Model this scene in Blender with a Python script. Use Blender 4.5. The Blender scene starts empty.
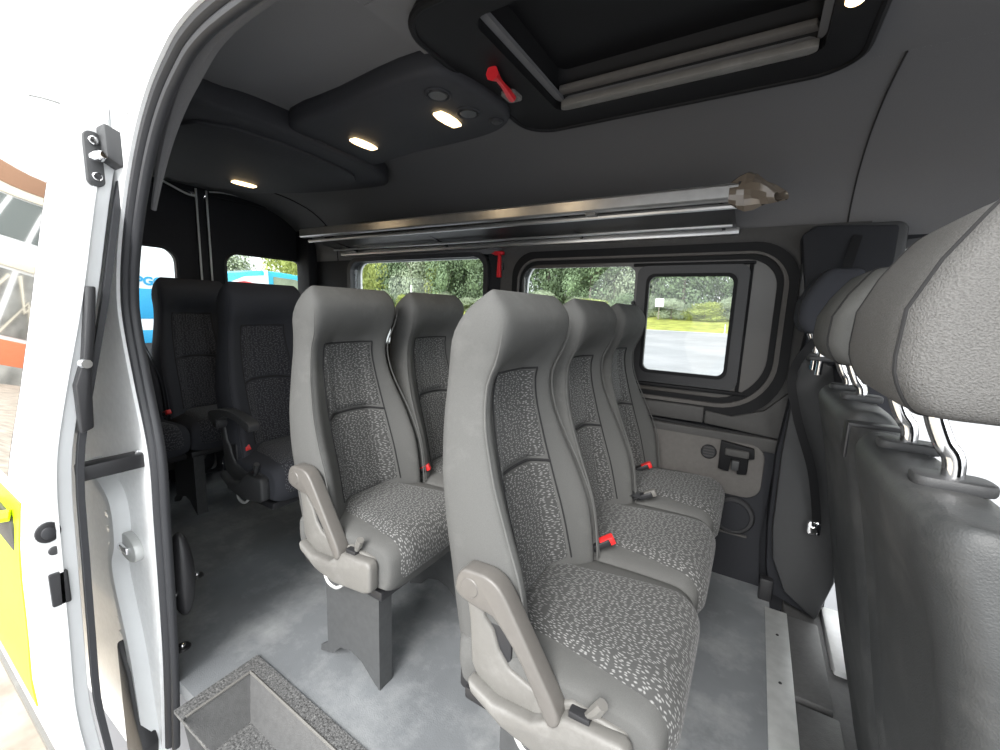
import bpy, bmesh, math, random
from mathutils import Vector, Matrix
from mathutils.geometry import tessellate_polygon
random.seed(7)
PI = math.pi
S = bpy.context.scene
COL = S.collection

# ------------------------------------------------------------ camera, sky, exposure
def unit(v): return Vector(v).normalized()
FPX = 418.0
yd = unit((258, -56, FPX)); xd = unit((700, 90, -FPX)); xd = (xd - yd*xd.dot(yd)).normalized(); zd = xd.cross(yd)
cam = bpy.data.objects.new('camera', bpy.data.cameras.new('camera')); COL.objects.link(cam); S.camera = cam
cam.data.sensor_width = 36; cam.data.lens = FPX/1000*36; cam.data.clip_start = .02; cam.data.clip_end = 500
right = Vector((xd[0], yd[0], zd[0])); up = -Vector((xd[1], yd[1], zd[1])); back = -Vector((xd[2], yd[2], zd[2]))
Mx = Matrix((right, up, back)).transposed().to_4x4(); Mx.translation = (0, 0, 1.10); cam.matrix_world = Mx

world = bpy.data.worlds.new('overcast_sky'); S.world = world; world.use_nodes = True
wn = world.node_tree.nodes; wl = world.node_tree.links
bg = wn['Background']; bg.inputs['Strength'].default_value = 1.0
tc = wn.new('ShaderNodeTexCoord'); sp = wn.new('ShaderNodeSeparateXYZ'); rp = wn.new('ShaderNodeValToRGB')
wl.new(tc.outputs['Generated'], sp.inputs[0]); wl.new(sp.outputs['Z'], rp.inputs[0]); wl.new(rp.outputs[0], bg.inputs['Color'])
rp.color_ramp.elements[0].position = 0.0; rp.color_ramp.elements[0].color = (.86, .90, .93, 1)
rp.color_ramp.elements[1].position = .6; rp.color_ramp.elements[1].color = (.97, .99, 1, 1)
S.view_settings.view_transform = 'Standard'; S.view_settings.look = 'None'
S.view_settings.gamma = 1; S.view_settings.use_curve_mapping = False
S.view_settings.exposure = 1.75
sun = bpy.data.objects.new('hazy_sun', bpy.data.lights.new('hazy_sun', 'SUN')); COL.objects.link(sun)
sun.data.energy = 1.7; sun.data.angle = math.radians(35); sun.data.color = (1, .98, .95)
sun.rotation_euler = Vector((.12, -.88, .62)).to_track_quat('Z', 'Y').to_euler()

# ------------------------------------------------------------ materials
MATS = {}
def mat(name, col, rough=.6, metal=0, noise=0, nscale=60, bump=0, bscale=200, spec=.5, coat=0, emit=None, estr=0, wear=None):
    if name in MATS: return MATS[name]
    m = bpy.data.materials.new(name); m.use_nodes = True; nt = m.node_tree; N = nt.nodes; L = nt.links
    b = N['Principled BSDF']; b.inputs['Roughness'].default_value = rough; b.inputs['Metallic'].default_value = metal
    b.inputs['Specular IOR Level'].default_value = spec; b.inputs['Coat Weight'].default_value = coat
    b.inputs['Base Color'].default_value = (*col, 1)
    t = N.new('ShaderNodeTexCoord')
    nz = N.new('ShaderNodeTexNoise'); nz.inputs['Scale'].default_value = nscale; nz.inputs['Detail'].default_value = 5
    L.new(t.outputs['Object'], nz.inputs['Vector'])
    a = max(noise, .04)
    r = N.new('ShaderNodeValToRGB'); r.color_ramp.elements[0].position = .3; r.color_ramp.elements[1].position = .7
    r.color_ramp.elements[0].color = (*[c*(1-a) for c in col], 1); r.color_ramp.elements[1].color = (*[min(1, c*(1+a)) for c in col], 1)
    L.new(nz.outputs['Fac'], r.inputs[0]); outc = r.outputs[0]
    if wear:
        n2 = N.new('ShaderNodeTexNoise'); n2.inputs['Scale'].default_value = wear[1]; n2.inputs['Detail'].default_value = 8; n2.inputs['Roughness'].default_value = .7
        L.new(t.outputs['Object'], n2.inputs['Vector'])
        r2 = N.new('ShaderNodeValToRGB'); r2.color_ramp.elements[0].position = wear[2]; r2.color_ramp.elements[1].position = wear[3]
        r2.color_ramp.elements[0].color = (0, 0, 0, 1); r2.color_ramp.elements[1].color = (1, 1, 1, 1)
        L.new(n2.outputs['Fac'], r2.inputs[0])
        mx = N.new('ShaderNodeMix'); mx.data_type = 'RGBA'; L.new(r2.outputs[0], mx.inputs['Factor']); L.new(outc, mx.inputs['A'])
        mx.inputs['B'].default_value = (*wear[0], 1); outc = mx.outputs['Result']
    L.new(outc, b.inputs['Base Color'])
    if bump:
        n3 = N.new('ShaderNodeTexNoise'); n3.inputs['Scale'].default_value = bscale; n3.inputs['Detail'].default_value = 3
        L.new(t.outputs['Object'], n3.inputs['Vector'])
        bp = N.new('ShaderNodeBump'); bp.inputs['Strength'].default_value = bump; bp.inputs['Distance'].default_value = .002
        L.new(n3.outputs['Fac'], bp.inputs['Height']); L.new(bp.outputs[0], b.inputs['Normal'])
    if emit:
        b.inputs['Emission Color'].default_value = (*emit, 1); b.inputs['Emission Strength'].default_value = estr
    MATS[name] = m; return m

def fleck_mat(name, base, fleck, rot=0.0):
    m = bpy.data.materials.new(name); m.use_nodes = True; nt = m.node_tree; N = nt.nodes; L = nt.links
    b = N['Principled BSDF']; b.inputs['Roughness'].default_value = .95; b.inputs['Specular IOR Level'].default_value = .15
    b.inputs['Sheen Weight'].default_value = .12
    t = N.new('ShaderNodeUVMap'); mp = N.new('ShaderNodeMapping'); mp.inputs['Rotation'].default_value = (0, 0, rot)
    mp.inputs['Scale'].default_value = (215, 80, 1)
    nz = N.new('ShaderNodeTexNoise'); nz.inputs['Scale'].default_value = 35
    ad = N.new('ShaderNodeMix'); ad.data_type = 'RGBA'; ad.blend_type = 'LINEAR_LIGHT'; ad.inputs['Factor'].default_value = .006
    L.new(t.outputs[0], nz.inputs['Vector']); L.new(t.outputs[0], ad.inputs['A']); L.new(nz.outputs['Color'], ad.inputs['B'])
    L.new(ad.outputs['Result'], mp.inputs['Vector'])
    v = N.new('ShaderNodeTexVoronoi'); v.voronoi_dimensions = '2D'; v.inputs['Scale'].default_value = 1; v.inputs['Randomness'].default_value = .75
    L.new(mp.outputs[0], v.inputs['Vector'])
    r = N.new('ShaderNodeValToRGB'); r.color_ramp.elements[0].position = .12; r.color_ramp.elements[0].color = (*fleck, 1)
    r.color_ramp.elements[1].position = .32; r.color_ramp.elements[1].color = (*base, 1)
    L.new(v.outputs['Distance'], r.inputs[0]); L.new(r.outputs[0], b.inputs['Base Color'])
    bp = N.new('ShaderNodeBump'); bp.inputs['Strength'].default_value = .35; bp.inputs['Distance'].default_value = .0015
    L.new(v.outputs['Distance'], bp.inputs['Height']); L.new(bp.outputs[0], b.inputs['Normal'])
    MATS[name] = m; return m

def glass_mat(name, tint, refl=.10):
    m = bpy.data.materials.new(name); m.use_nodes = True; nt = m.node_tree; N = nt.nodes; L = nt.links
    N.remove(N['Principled BSDF'])
    tr = N.new('ShaderNodeBsdfTransparent'); tr.inputs[0].default_value = (*tint, 1)
    gl = N.new('ShaderNodeBsdfGlossy'); gl.inputs['Roughness'].default_value = .02
    lw = N.new('ShaderNodeLayerWeight'); pw = N.new('ShaderNodeMath'); pw.operation = 'POWER'; pw.inputs[1].default_value = 4; L.new(lw.outputs['Facing'], pw.inputs[0])
    fr = N.new('ShaderNodeMath'); fr.operation = 'MULTIPLY_ADD'; fr.inputs[1].default_value = .45; fr.inputs[2].default_value = .03; L.new(pw.outputs[0], fr.inputs[0])
    mx = N.new('ShaderNodeMixShader'); L.new(fr.outputs[0], mx.inputs[0]); L.new(tr.outputs[0], mx.inputs[1]); L.new(gl.outputs[0], mx.inputs[2])
    L.new(mx.outputs[0], N['Material Output'].inputs[0]); MATS[name] = m; return m

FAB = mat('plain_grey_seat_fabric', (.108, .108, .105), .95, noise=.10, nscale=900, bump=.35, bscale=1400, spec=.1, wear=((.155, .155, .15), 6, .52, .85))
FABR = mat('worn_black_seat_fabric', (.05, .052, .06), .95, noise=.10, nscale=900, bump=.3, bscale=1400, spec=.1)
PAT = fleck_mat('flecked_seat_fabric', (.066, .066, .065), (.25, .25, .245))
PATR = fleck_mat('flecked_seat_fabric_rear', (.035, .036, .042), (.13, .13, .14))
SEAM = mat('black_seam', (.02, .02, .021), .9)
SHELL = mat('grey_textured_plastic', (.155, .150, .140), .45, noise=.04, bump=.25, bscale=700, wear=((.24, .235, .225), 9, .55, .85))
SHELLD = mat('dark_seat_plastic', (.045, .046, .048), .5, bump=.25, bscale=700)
ARM = mat('armrest_plastic', (.125, .117, .108), .38, bump=.15, bscale=900)
LEG = mat('grey_powder_coated_steel', (.06, .062, .064), .5, noise=.1, bump=.2, bscale=500)
FRAMEM = mat('black_steel', (.02, .02, .022), .45)
RED = mat('red_plastic', (.75, .03, .03), .4)
REDP = mat('red_hammer_plastic', (.7, .02, .03), .4)
BLK = mat('black_plastic', (.022, .022, .024), .42, bump=.15, bscale=600)
DBLK = mat('deep_black_rubber', (.007, .007, .008), .6, spec=.25)
RUB = mat('black_rubber_seal', (.035, .036, .04), .5)
CEIL = mat('grey_ceiling_fabric', (.17, .17, .175), .95, noise=.05, nscale=500, bump=.3, bscale=900, spec=.1)
DUCT = mat('dark_duct_plastic', (.036, .037, .042), .7, bump=.2, bscale=700, spec=.3)
WALLP = mat('dark_grey_trim_plastic', (.070, .068, .066), .62, noise=.05, bump=.3, bscale=700, spec=.3)
WALLL = mat('lighter_grey_wall_carpet', (.125, .118, .112), .8, noise=.06, bump=.3, bscale=700, spec=.2)
WALLD = mat('black_wall_trim', (.020, .021, .025), .7, bump=.15, bscale=500, spec=.3)
BROWN = mat('smoked_panel', (.075, .068, .062), .3, noise=.08, nscale=6)
FLOORM = mat('grey_vinyl_floor', (.175, .185, .195), .42, noise=.14, nscale=5, bump=.35, bscale=260, wear=((.34, .35, .355), 3.2, .47, .72))
TRAY = mat('step_tray_plastic', (.10, .10, .10), .5, noise=.1, bump=.4, bscale=300)
SPECK = mat('speckled_anti_slip', (.10, .10, .10), .6, noise=.75, nscale=190, bump=.7, bscale=260, wear=((.22, .22, .215), 120, .54, .64))
ALU = mat('brushed_aluminium', (.62, .62, .62), .32, metal=.85, noise=.06, nscale=30, bump=.08, bscale=300)
ALUF = mat('aluminium_floor_strip', (.55, .56, .55), .45, metal=.35, noise=.08, nscale=30)
CHR = mat('chrome', (.85, .85, .86), .08, metal=1)
WHITE = mat('white_car_paint', (.90, .91, .91), .35, noise=.02, coat=.4)
WHITEG = mat('grey_white_primer_paint', (.70, .715, .72), .4, noise=.05, nscale=6)
YEL = mat('fluorescent_yellow_band', (.75, .88, .02), .4, noise=.02)
HEAD = mat('grey_headrest_fabric', (.135, .133, .13), .95, noise=.18, nscale=520, bump=1.0, bscale=520, spec=.1)
VINYL = mat('dusty_black_vinyl', (.042, .044, .045), .5, noise=.1, nscale=40, bump=.3, bscale=500, wear=((.10, .10, .098), 7, .48, .80))
LAMP = mat('warm_lamp_lens', (1, .85, .6), .3, emit=(1, .72, .38), estr=1.6)
GLASS = glass_mat('window_glass', (.86, .88, .88))
DGLASS = mat('dark_reflective_glass', (.008, .009, .01), .015, spec=1.0, coat=1)
DGLASS.node_tree.nodes['Principled BSDF'].inputs['Metallic'].default_value = .55
BAG = mat('crumpled_plastic_film', (.20, .165, .13), .12, spec=1, nscale=5)
BAG.node_tree.nodes['Principled BSDF'].inputs['Alpha'].default_value = .93
PERSP = glass_mat('smoked_shelf_sheet', (.28, .29, .31))

# ------------------------------------------------------------ mesh helpers
def link(name, me, m=None, parent=None, smooth=35, **props):
    o = bpy.data.objects.new(name, me); COL.objects.link(o)
    if m is not None and not me.materials: me.materials.append(m)
    if parent: o.parent = parent
    if smooth:
        me.shade_smooth(); me.set_sharp_from_angle(angle=math.radians(smooth))
    for k, v in props.items(): o[k] = v
    return o
def obj(name, bm, m, parent=None, smooth=35, **props):
    bmesh.ops.recalc_face_normals(bm, faces=bm.faces)
    me = bpy.data.meshes.new(name); bm.to_mesh(me); bm.free()
    return link(name, me, m, parent, smooth, **props)
def thing(name, label, cat, loc=(0, 0, 0), rz=0, group=None):
    o = bpy.data.objects.new(name, None); COL.objects.link(o); o.location = loc; o.rotation_euler = (0, 0, rz)
    o['label'] = label; o['category'] = cat
    if group: o['group'] = group
    o.empty_display_size = .05
    return o
def tag(o, label, cat, group=None):
    o['label'] = label; o['category'] = cat
    if group: o['group'] = group
    return o
def st(o): o['kind'] = 'structure'; return o
def dup(o, parent=None):
    c = o.copy(); COL.objects.link(c); c.parent = parent
    for ch in list(o.children): dup(ch, c)
    return c

def box(bm, x0, x1, y0, y1, z0, z1, bev=0, seg=2):
    t = bmesh.new(); bmesh.ops.create_cube(t, size=1)
    for v in t.verts: v.co = Vector(((x0+x1)/2+v.co.x*(x1-x0), (y0+y1)/2+v.co.y*(y1-y0), (z0+z1)/2+v.co.z*(z1-z0)))
    if bev: bmesh.ops.bevel(t, geom=t.edges[:], offset=bev, segments=seg, affect='EDGES', profile=.5)
    merge(bm, t); return bm
def merge(bm, t, M=None):
    mp = {}
    for v in t.verts: mp[v] = bm.verts.new(M @ v.co if M else v.co)
    for f in t.faces:
        try: bm.faces.new([mp[v] for v in f.verts])
        except ValueError: pass
    t.free()
def prism(bm, pts, lo, hi, axis='y', bev=0, seg=2):
    """outline pts (a,b) extruded between lo and hi along axis"""
    t = bmesh.new()
    def P(a, b, h): return {'y': (a, h, b), 'x': (h, a, b), 'z': (a, b, h)}[axis]
    v0 = [t.verts.new(P(a, b, lo)) for a, b in pts]; v1 = [t.verts.new(P(a, b, hi)) for a, b in pts]
    t.faces.new(v0); t.faces.new(v1[::-1]); n = len(pts)
    for i in range(n): t.faces.new([v0[i], v0[(i+1) % n], v1[(i+1) % n], v1[i]])
    bmesh.ops.recalc_face_normals(t, faces=t.faces)
    if bev:
        e = [e for e in t.edges if len(e.link_faces) == 2 and e.calc_face_angle(0) > .6]
        bmesh.ops.bevel(t, geom=e, offset=bev, segments=seg, affect='EDGES', profile=.5, clamp_overlap=True)
    merge(bm, t); return bm
def catmull(pts, n=6, closed=False):
    P = [Vector(p) for p in pts]; out = []; N = len(P)
    rng = range(N) if closed else range(N-1)
    for i in rng:
        p0 = P[(i-1) % N] if (closed or i > 0) else P[i]; p1 = P[i]; p2 = P[(i+1) % N]
        p3 = P[(i+2) % N] if (closed or i+2 < N) else p2
        for k in range(n):
            t = k/n
            out.append(.5*((2*p1)+(-p0+p2)*t+(2*p0-5*p1+4*p2-p3)*t*t+(-p0+3*p1-3*p2+p3)*t**3))
    if not closed: out.append(P[-1])
    return out
def smooth2(pts, n=4, closed=True): return [(v[0], v[1]) for v in catmull([(a, b, 0) for a, b in pts], n, closed)]
def tube(bm, pts, r, n=8, closed=False, prof=None, upv=None):
    P = [Vector(p) for p in pts]; rings = []; N = len(P)
    prev = None
    for i in range(N):
        a = P[(i-1) % N] if (closed or i) else P[i]; b = P[(i+1) % N] if (closed or i < N-1) else P[i]
        d = (b-a).normalized()
        if prev is None:
            u = Vector(upv) if upv else (Vector((0, 0, 1)) if abs(d.z) < .9 else Vector((1, 0, 0)))
        else: u = Vector(upv) if upv else prev
        u = (u-d*u.dot(d)).normalized(); prev = u; w = d.cross(u)
        rr = r[i] if isinstance(r, (list, tuple)) else r
        if prof: rings.append([bm.verts.new(P[i]+u*q[0]+w*q[1]) for q in prof])
        else: rings.append([bm.verts.new(P[i]+u*rr*math.cos(2*PI*k/n)+w*rr*math.sin(2*PI*k/n)) for k in range(n)])
    m = len(rings[0])
    for i in range(N if closed else N-1):
        A = rings[i]; B = rings[(i+1) % N]
        for k in range(m): bm.faces.new([A[k], A[(k+1) % m], B[(k+1) % m], B[k]])
    if not closed: bm.faces.new(rings[0][::-1]); bm.faces.new(rings[-1])
    return bm
def rrect(x0, x1, z0, z1, r, n=6):
    if not isinstance(r, (list, tuple)): r = [r]*4
    out = []
    for (cx, cz, a0, rr) in ((x1-r[0], z1-r[0], 0, r[0]), (x0+r[1], z1-r[1], 90, r[1]), (x0+r[2], z0+r[2], 180, r[2]), (x1-r[3], z0+r[3], 270, r[3])):
        for k in range(n+1):
            a = math.radians(a0+90*k/n); out.append((cx+rr*math.cos(a), cz+rr*math.sin(a)))
    return out
def plate(bm, outer, holes, lo, hi, axis='y'):
    """flat plate with holes, thickness lo..hi along the axis"""
    def P(a, b, h): return {'y': (a, h, b), 'x': (h, a, b), 'z': (a, b, h)}[axis]
    loops = [outer]+list(holes); flat = [p for l in loops for p in l]
    tris = tessellate_polygon([[Vector((a, b, 0)) for a, b in l] for l in loops])
    V0 = [bm.verts.new(P(a, b, lo)) for a, b in flat]; V1 = [bm.verts.new(P(a, b, hi)) for a, b in flat]
    for t in tris:
        try: bm.faces.new([V0[i] for i in t]); bm.faces.new([V1[i] for i in t][::-1])
        except ValueError: pass
    k = 0
    for l in loops:
        n = len(l)
        for i in range(n):
            a = k+i; b = k+(i+1) % n; bm.faces.new([V0[a], V0[b], V1[b], V1[a]])
        k += n
    return bm
def ring(bm, outer, inner, lo, hi, axis='y'): return plate(bm, outer, [inner], lo, hi, axis)
def grid(name, fn, nu, nv, m, parent=None, uv=None, close=False, thick=0, smooth=40, **props):
    """fn(u,v)->(co); uv(u,v)->metres"""
    vs = []; uvs = []
    for j in range(nv+1):
        for i in range(nu+1):
            u = i/nu; v = j/nv; vs.append(fn(u, v)); uvs.append(uv(u, v) if uv else (u, v))
    fs = [(j*(nu+1)+i, j*(nu+1)+i+1, (j+1)*(nu+1)+i+1, (j+1)*(nu+1)+i) for j in range(nv) for i in range(nu)]
    me = bpy.data.meshes.new(name); me.from_pydata([tuple(v) for v in vs], [], fs)
    ul = me.uv_layers.new(name='UVMap')
    for lp in me.loops: ul.data[lp.index].uv = uvs[lp.vertex_index]
    return link(name, me, m, parent, smooth, **props)
def interp(tab, z):
    """smooth (hermite) interpolation in a table of (z,value)"""
    if z <= tab[0][0]: return tab[0][1]
    if z >= tab[-1][0]: return tab[-1][1]
    for i in range(len(tab)-1):
        z0, v0 = tab[i]; z1, v1 = tab[i+1]
        if z <= z1:
            t = (z-z0)/(z1-z0); h = z1-z0
            m0 = (v1-tab[i-1][1])/(z1-tab[i-1][0]) if i > 0 else (v1-v0)/h
            m1 = (tab[i+2][1]-v0)/(tab[i+2][0]-z0) if i+2 < len(tab) else (v1-v0)/h
            return (2*t**3-3*t*t+1)*v0+(t**3-2*t*t+t)*m0*h+(-2*t**3+3*t*t)*v1+(t**3-t*t)*m1*h
def sstep(a, b, x):
    t = max(0, min(1, (x-a)/(b-a))); return t*t*(3-2*t)

# ============================================================ SETTING: body of the van
XR = -2.93      # rear doors
YW = 1.98       # far wall
# floor with the step well cut out
bm = bmesh.new()
plate(bm, [(XR, .44), (-1.215, .44), (-1.215, .60), (.16, .565), (.16, 1.96), (XR, 1.96)], [], -.04, 0, 'z')
fl = st(obj('floor', bm, FLOORM, smooth=0))
for (x, y) in ((-1.81, .694), (-1.45, .50)):
    bm = bmesh.new(); bmesh.ops.create_cone(bm, cap_ends=True, segments=20, radius1=.024, radius2=.02, depth=.006, matrix=Matrix.Translation((x, y, .003)))
    r_ = obj('floor_anchor', bm, BLK, fl)
    bm = bmesh.new(); bmesh.ops.create_uvsphere(bm, u_segments=12, v_segments=8, radius=.011, matrix=Matrix.Translation((x, y, .007))); obj('anchor_bolt', bm, CHR, r_)
# step well
STP = thing('entry_step', 'sunken grey plastic entry step tray with speckled anti-slip bottom, beside door opening', 'step', (-.75, .5, 0))
def loc(o, p): o.matrix_parent_inverse = Matrix.Translation(-Vector(p)); return o
p0 = (-.75, .5, 0)
bm = bmesh.new(); ring(bm, [(-1.222, .39), (-1.222, .612), (.2, .58), (.2, .39)], [(-1.175, .392), (-1.175, .565), (.15, .535), (.15, .392)], -.004, .006, 'z')
loc(obj('step_rim', bm, SPECK, STP), p0)
bm = bmesh.new()
A = [(-1.175, .392), (-1.175, .565), (.15, .535), (.15, .392)]; B = [(-1.13, .392), (-1.13, .535), (.12, .505), (.12, .392)]
for i in range(3):
    bm.faces.new([bm.verts.new((*A[i], 0)), bm.verts.new((*A[i+1], 0)), bm.verts.new((*B[i+1], -.11)), bm.verts.new((*B[i], -.11))])
loc(obj('step_riser', bm, TRAY, STP, smooth=0), p0)
bm = bmesh.new(); box(bm, -1.13, .12, .36, .536, -.125, -.11); loc(obj('step_tread', bm, SPECK, STP, smooth=0), p0)
bm = bmesh.new(); tube(bm, catmull([(-1.177, .40, .005), (-1.177, .48, .005), (-1.177, .567, .005)], 4), .004, 6); tube(bm, [(-1.177, .567, .005), (.14, .538, .005)], .004, 6); loc(obj('rim_edge', bm, SHELL, STP), p0)
# aluminium strip + cab floor tray
bm = bmesh.new(); box(bm, .145, .215, .95, 1.80, -.002, .004, .001)
al = st(obj('trim_1', bm, ALUF))
for y in (1.0, 1.17, 1.42, 1.65):
    bm = bmesh.new(); bmesh.ops.create_cone(bm, cap_ends=True, segments=12, radius1=.005, radius2=.004, depth=.002, matrix=Matrix.Translation((.18, y, .005))); obj('screw', bm, BLK, al)
bm = bmesh.new(); box(bm, .215, 1.3, .5, 1.62, -.09, -.03); box(bm, .215, .33, 1.62, 1.96, -.09, -.03); box(bm, .215, .32, .9, 1.38, -.03, -.004, .006); box(bm, .215, .31, 1.40, 1.80, -.03, 0, .006)
st(obj('cab_floor', bm, TRAY))
# ceiling: cross-section swept along x, hatch cell left open
prof = [(.445, 1.615), (.47, 1.65), (.52, 1.685), (.60, 1.718), (.75, 1.745), (1.0, 1.75), (1.45, 1.75)]
prof2 = [(1.45, 1.75), (1.62, 1.735), (1.78, 1.69), (1.90, 1.61), (1.96, 1.51), (1.975, 1.40)]
def cprof(t, pr):
    c = catmull([(a, b, 0) for a, b in pr], 8); k = min(len(c)-1.001, t*(len(c)-1)); i = int(k); f = k-i
    return c[i].lerp(c[i+1], f)
CE = None
def ceil_part(x0, x1, pr, a=0, b=1, name='ceiling'):
    def fn(u, v):
        c = cprof(a+(b-a)*v, pr); return (x0+(x1-x0)*u, c.x, c.y)
    return grid(name, fn, 2, 26, CEIL, smooth=60)
CE = st(ceil_part(XR, 2.0, prof2))
HX0, HX1, HY0, HY1 = -.79, .155, .72, 1.50
# flat + near side region with hatch hole
t = st(ceil_part(XR, -.80, prof)); t = st(ceil_part(.16, 2.0, prof))
bm = bmesh.new(); plate(bm, [(-.80, .70), (.16, .70), (.16, 1.45), (-.80, 1.45)], [[(-.58, .83), (.045, .83), (.045, 1.28), (-.58, 1.28)]], 1.738, 1.75, 'z'); st(obj('ceiling', bm, CEIL, smooth=0))
st(ceil_part(-.80, .16, prof, 0, .66))
# outer roof skin
bm = bmesh.new()
sk = [(.425, 1.70), (.45, 1.76), (.62, 1.84), (1.2, 1.88), (1.8, 1.84), (2.0, 1.70), (2.06, 1.4)]
tube(bm, [(XR-.1, 0, 0), (2.6, 0, 0)], 1, prof=[(z, -y) for y, z in sk]+[(z-.01, -y+(.01 if y > 1 else -.01)) for y, z in sk[::-1]], upv=(0, 0, 1))
st(obj('roof_skin', bm, WHITE, smooth=40))
# ceiling seam
bm = bmesh.new(); tube(bm, [(.235, cprof(i/20, prof2).x-.002, cprof(i/20, prof2).y-.003) for i in range(21)], .0025, 5); st(obj('trim_2', bm, SEAM))
bm = bmesh.new(); tube(bm, [(-2.55, cprof(i/20, prof2).x-.002, cprof(i/20, prof2).y-.003) for i in range(21)], .003, 5); st(obj('trim_3', bm, SEAM))

bm = bmesh.new(); bmesh.ops.create_uvsphere(bm, u_segments=20, v_segments=14, radius=1, matrix=Matrix.Translation((-1.345, .478, .31)) @ Matrix.Diagonal((.045, .03, .13, 1)))
t8 = st(obj('trim_8', bm, BLK, smooth=60))
bm = bmesh.new(); bmesh.ops.create_uvsphere(bm, u_segments=10, v_segments=6, radius=.006, matrix=Matrix.Translation((-1.322, .450, .27))); obj('trim_clip', bm, CHR, t8)
# ---- far wall (the van's left side)
W1 = rrect(-1.06, -.492, .80, 1.315, .04); W3 = rrect(-2.40, -1.31, .86, 1.385, .07)
W2 = rrect(-.425, -.095, .857, 1.268, .03)
WD = rrect(.345, 1.22, -.18, 1.36, .09)
bm = bmesh.new()
plate(bm, [(XR-.02, -.3), (2.0, -.3), (2.0, 1.55), (XR-.02, 1.55)], [rrect(-1.08, .09, .76, 1.37, .13), W3, WD], YW, YW+.03)
WL = st(obj('wall_left', bm, WALLD, smooth=0))
bm = bmesh.new(); plate(bm, [(XR-.02, -.5), (2.0, -.5), (2.0, 1.62), (XR-.02, 1.62)], [rrect(-1.08, .09, .76, 1.37, .13), W3, WD], YW+.06, YW+.075)
obj('body_skin', bm, WHITE, WL, smooth=0)
# grey upper lining round the big window and B-pillar lining
bm = bmesh.new(); plate(bm, [(-1.20, .70), (-.15, .66), (.15, .625), (.30, .62), (.30, 1.45), (-1.20, 1.45)], [rrect(-1.11, .115, .70, 1.385, [.15, .12, .12, .21])], 1.955, 1.985)
obj('window_lining', bm, WALLP, WL, smooth=0)
# black seal ring, grey ring, inner frame
OUT = rrect(-1.12, .12, .69, 1.395, [.16, .12, .12, .22], 10); MID = rrect(-1.085, .086, .730, 1.360, [.14, .11, .11, .20], 10)
MID2 = rrect(-1.08, .07, .745, 1.35, [.12, .1, .1, .19], 10); INN = rrect(-1.065, .048, .765, 1.332, [.11, .09, .09, .18], 10)
WN = st(obj('window_1', ring(bmesh.new(), OUT, MID, 1.94, 1.985), DBLK, smooth=0))
obj('window_frame', ring(bmesh.new(), MID, MID2, 1.932, 1.985), WALLL, WN, smooth=0)
obj('window_frame', ring(bmesh.new(), MID2, INN, 1.95, 1.985), DBLK, WN, smooth=0)
bm = bmesh.new(); plate(bm, INN, [W1, rrect(-.455, -.055, .815, 1.295, .035)], 1.962, 1.975); obj('smoked_pane_surround', bm, BROWN, WN, smooth=0)
bm = bmesh.new(); box(bm, -1.06, -.49, 1.966, 1.970, .80, 1.315); obj('pane', bm, GLASS, WN, smooth=0)
for a, b in (((-.05, .80, 1.32), 0), ((-.025, .79, 1.325), 0)):
    pass
bm = bmesh.new(); box(bm, -.050, -.036, 1.950, 1.966, .79, 1.318, .003); obj('slider_track', bm, DBLK, WN)
bm = bmesh.new(); box(bm, -.50, -.03, 1.945, 1.966, 1.312, 1.325, .003); obj('slider_track', bm, DBLK, WN)
bm = bmesh.new(); box(bm, -1.05, -.01, 1.945, 1.966, .785, .80, .003); obj('slider_track', bm, DBLK, WN)
SL = obj('sliding_sash', ring(bmesh.new(), rrect(-.475, -.045, .805, 1.312, .035, 8), W2, 1.935, 1.968), BLK, WN, smooth=0)
obj('sash_gasket', ring(bmesh.new(), rrect(-.435, -.085, .847, 1.278, .035, 8), rrect(-.422, -.098, .860, 1.265, .03, 8), 1.928, 1.94), DBLK, SL, smooth=0)
bm = bmesh.new(); box(bm, -.43, -.09, 1.950, 1.954, .85, 1.275); obj('pane', bm, GLASS, SL, smooth=0)
bm = bmesh.new(); box(bm, -.492, -.478, 1.925, 1.94, 1.10, 1.16, .003); obj('window_latch', bm, BLK, WN)
# second window
W2O = st(obj('window_2', ring(bmesh.new(), rrect(-2.43, -1.28, .83, 1.41, .09, 8), W3, 1.95, 1.985), RUB, smooth=0))
bm = bmesh.new(); box(bm, -2.42, -1.29, 1.968, 1.972, .85, 1.395); obj('pane', bm, GLASS, W2O, smooth=0)
# ledges and mouldings below the windows
def strip(name, pts, dep, h, m, parent, y=1.96):
    bm = bmesh.new(); tube(bm, [(x, y, z) for x, z in pts], 1, prof=[(-h/2, -dep), (h/2, -dep*.8), (h/2, dep), (-h/2, dep)], upv=(0, 0, 1)); return obj(name, bm, m, parent, smooth=20)
bm = bmesh.new(); prism(bm, [(-2.9, .71), (-.152, .725), (-.152, .655), (-2.9, .655)], 1.925, 1.98, 'y', .008); obj('ledge_panel', bm, WALLP, WL)
bm = bmesh.new(); prism(bm, [(-.148, .71), (-.05, .70), (.06, .74), (.15, .84), (.16, .632), (-.148, .655)], 1.93, 1.98, 'y', .006); obj('ledge_panel', bm, WALLP, WL)
bm = bmesh.new(); tube(bm, [(-2.9, 1.945, .645), (-.35, 1.945, .640), (.02, 1.945, .632), (.14, 1.945, .622)], .006, 6); obj('moulding', bm, SEAM, WL)
bm = bmesh.new(); box(bm, -2.9, .16, 1.925, 1.98, .575, .632, .008); obj('moulding', bm, WALLP, WL)
LP = rrect(-1.6, .085, .37, .60, .06)
bm = bmesh.new(); prism(bm, LP, 1.922, 1.98, 'y', .006); obj('lower_panel', bm, WALLL, WL)
bm = bmesh.new(); prism(bm, [(-2.9, -.05), (.13, -.05), (.105, .20), (.12, .575), (-2.9, .575)], 1.935, 1.98, 'y'); obj('kick_panel', bm, WALLD, WL)
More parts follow.
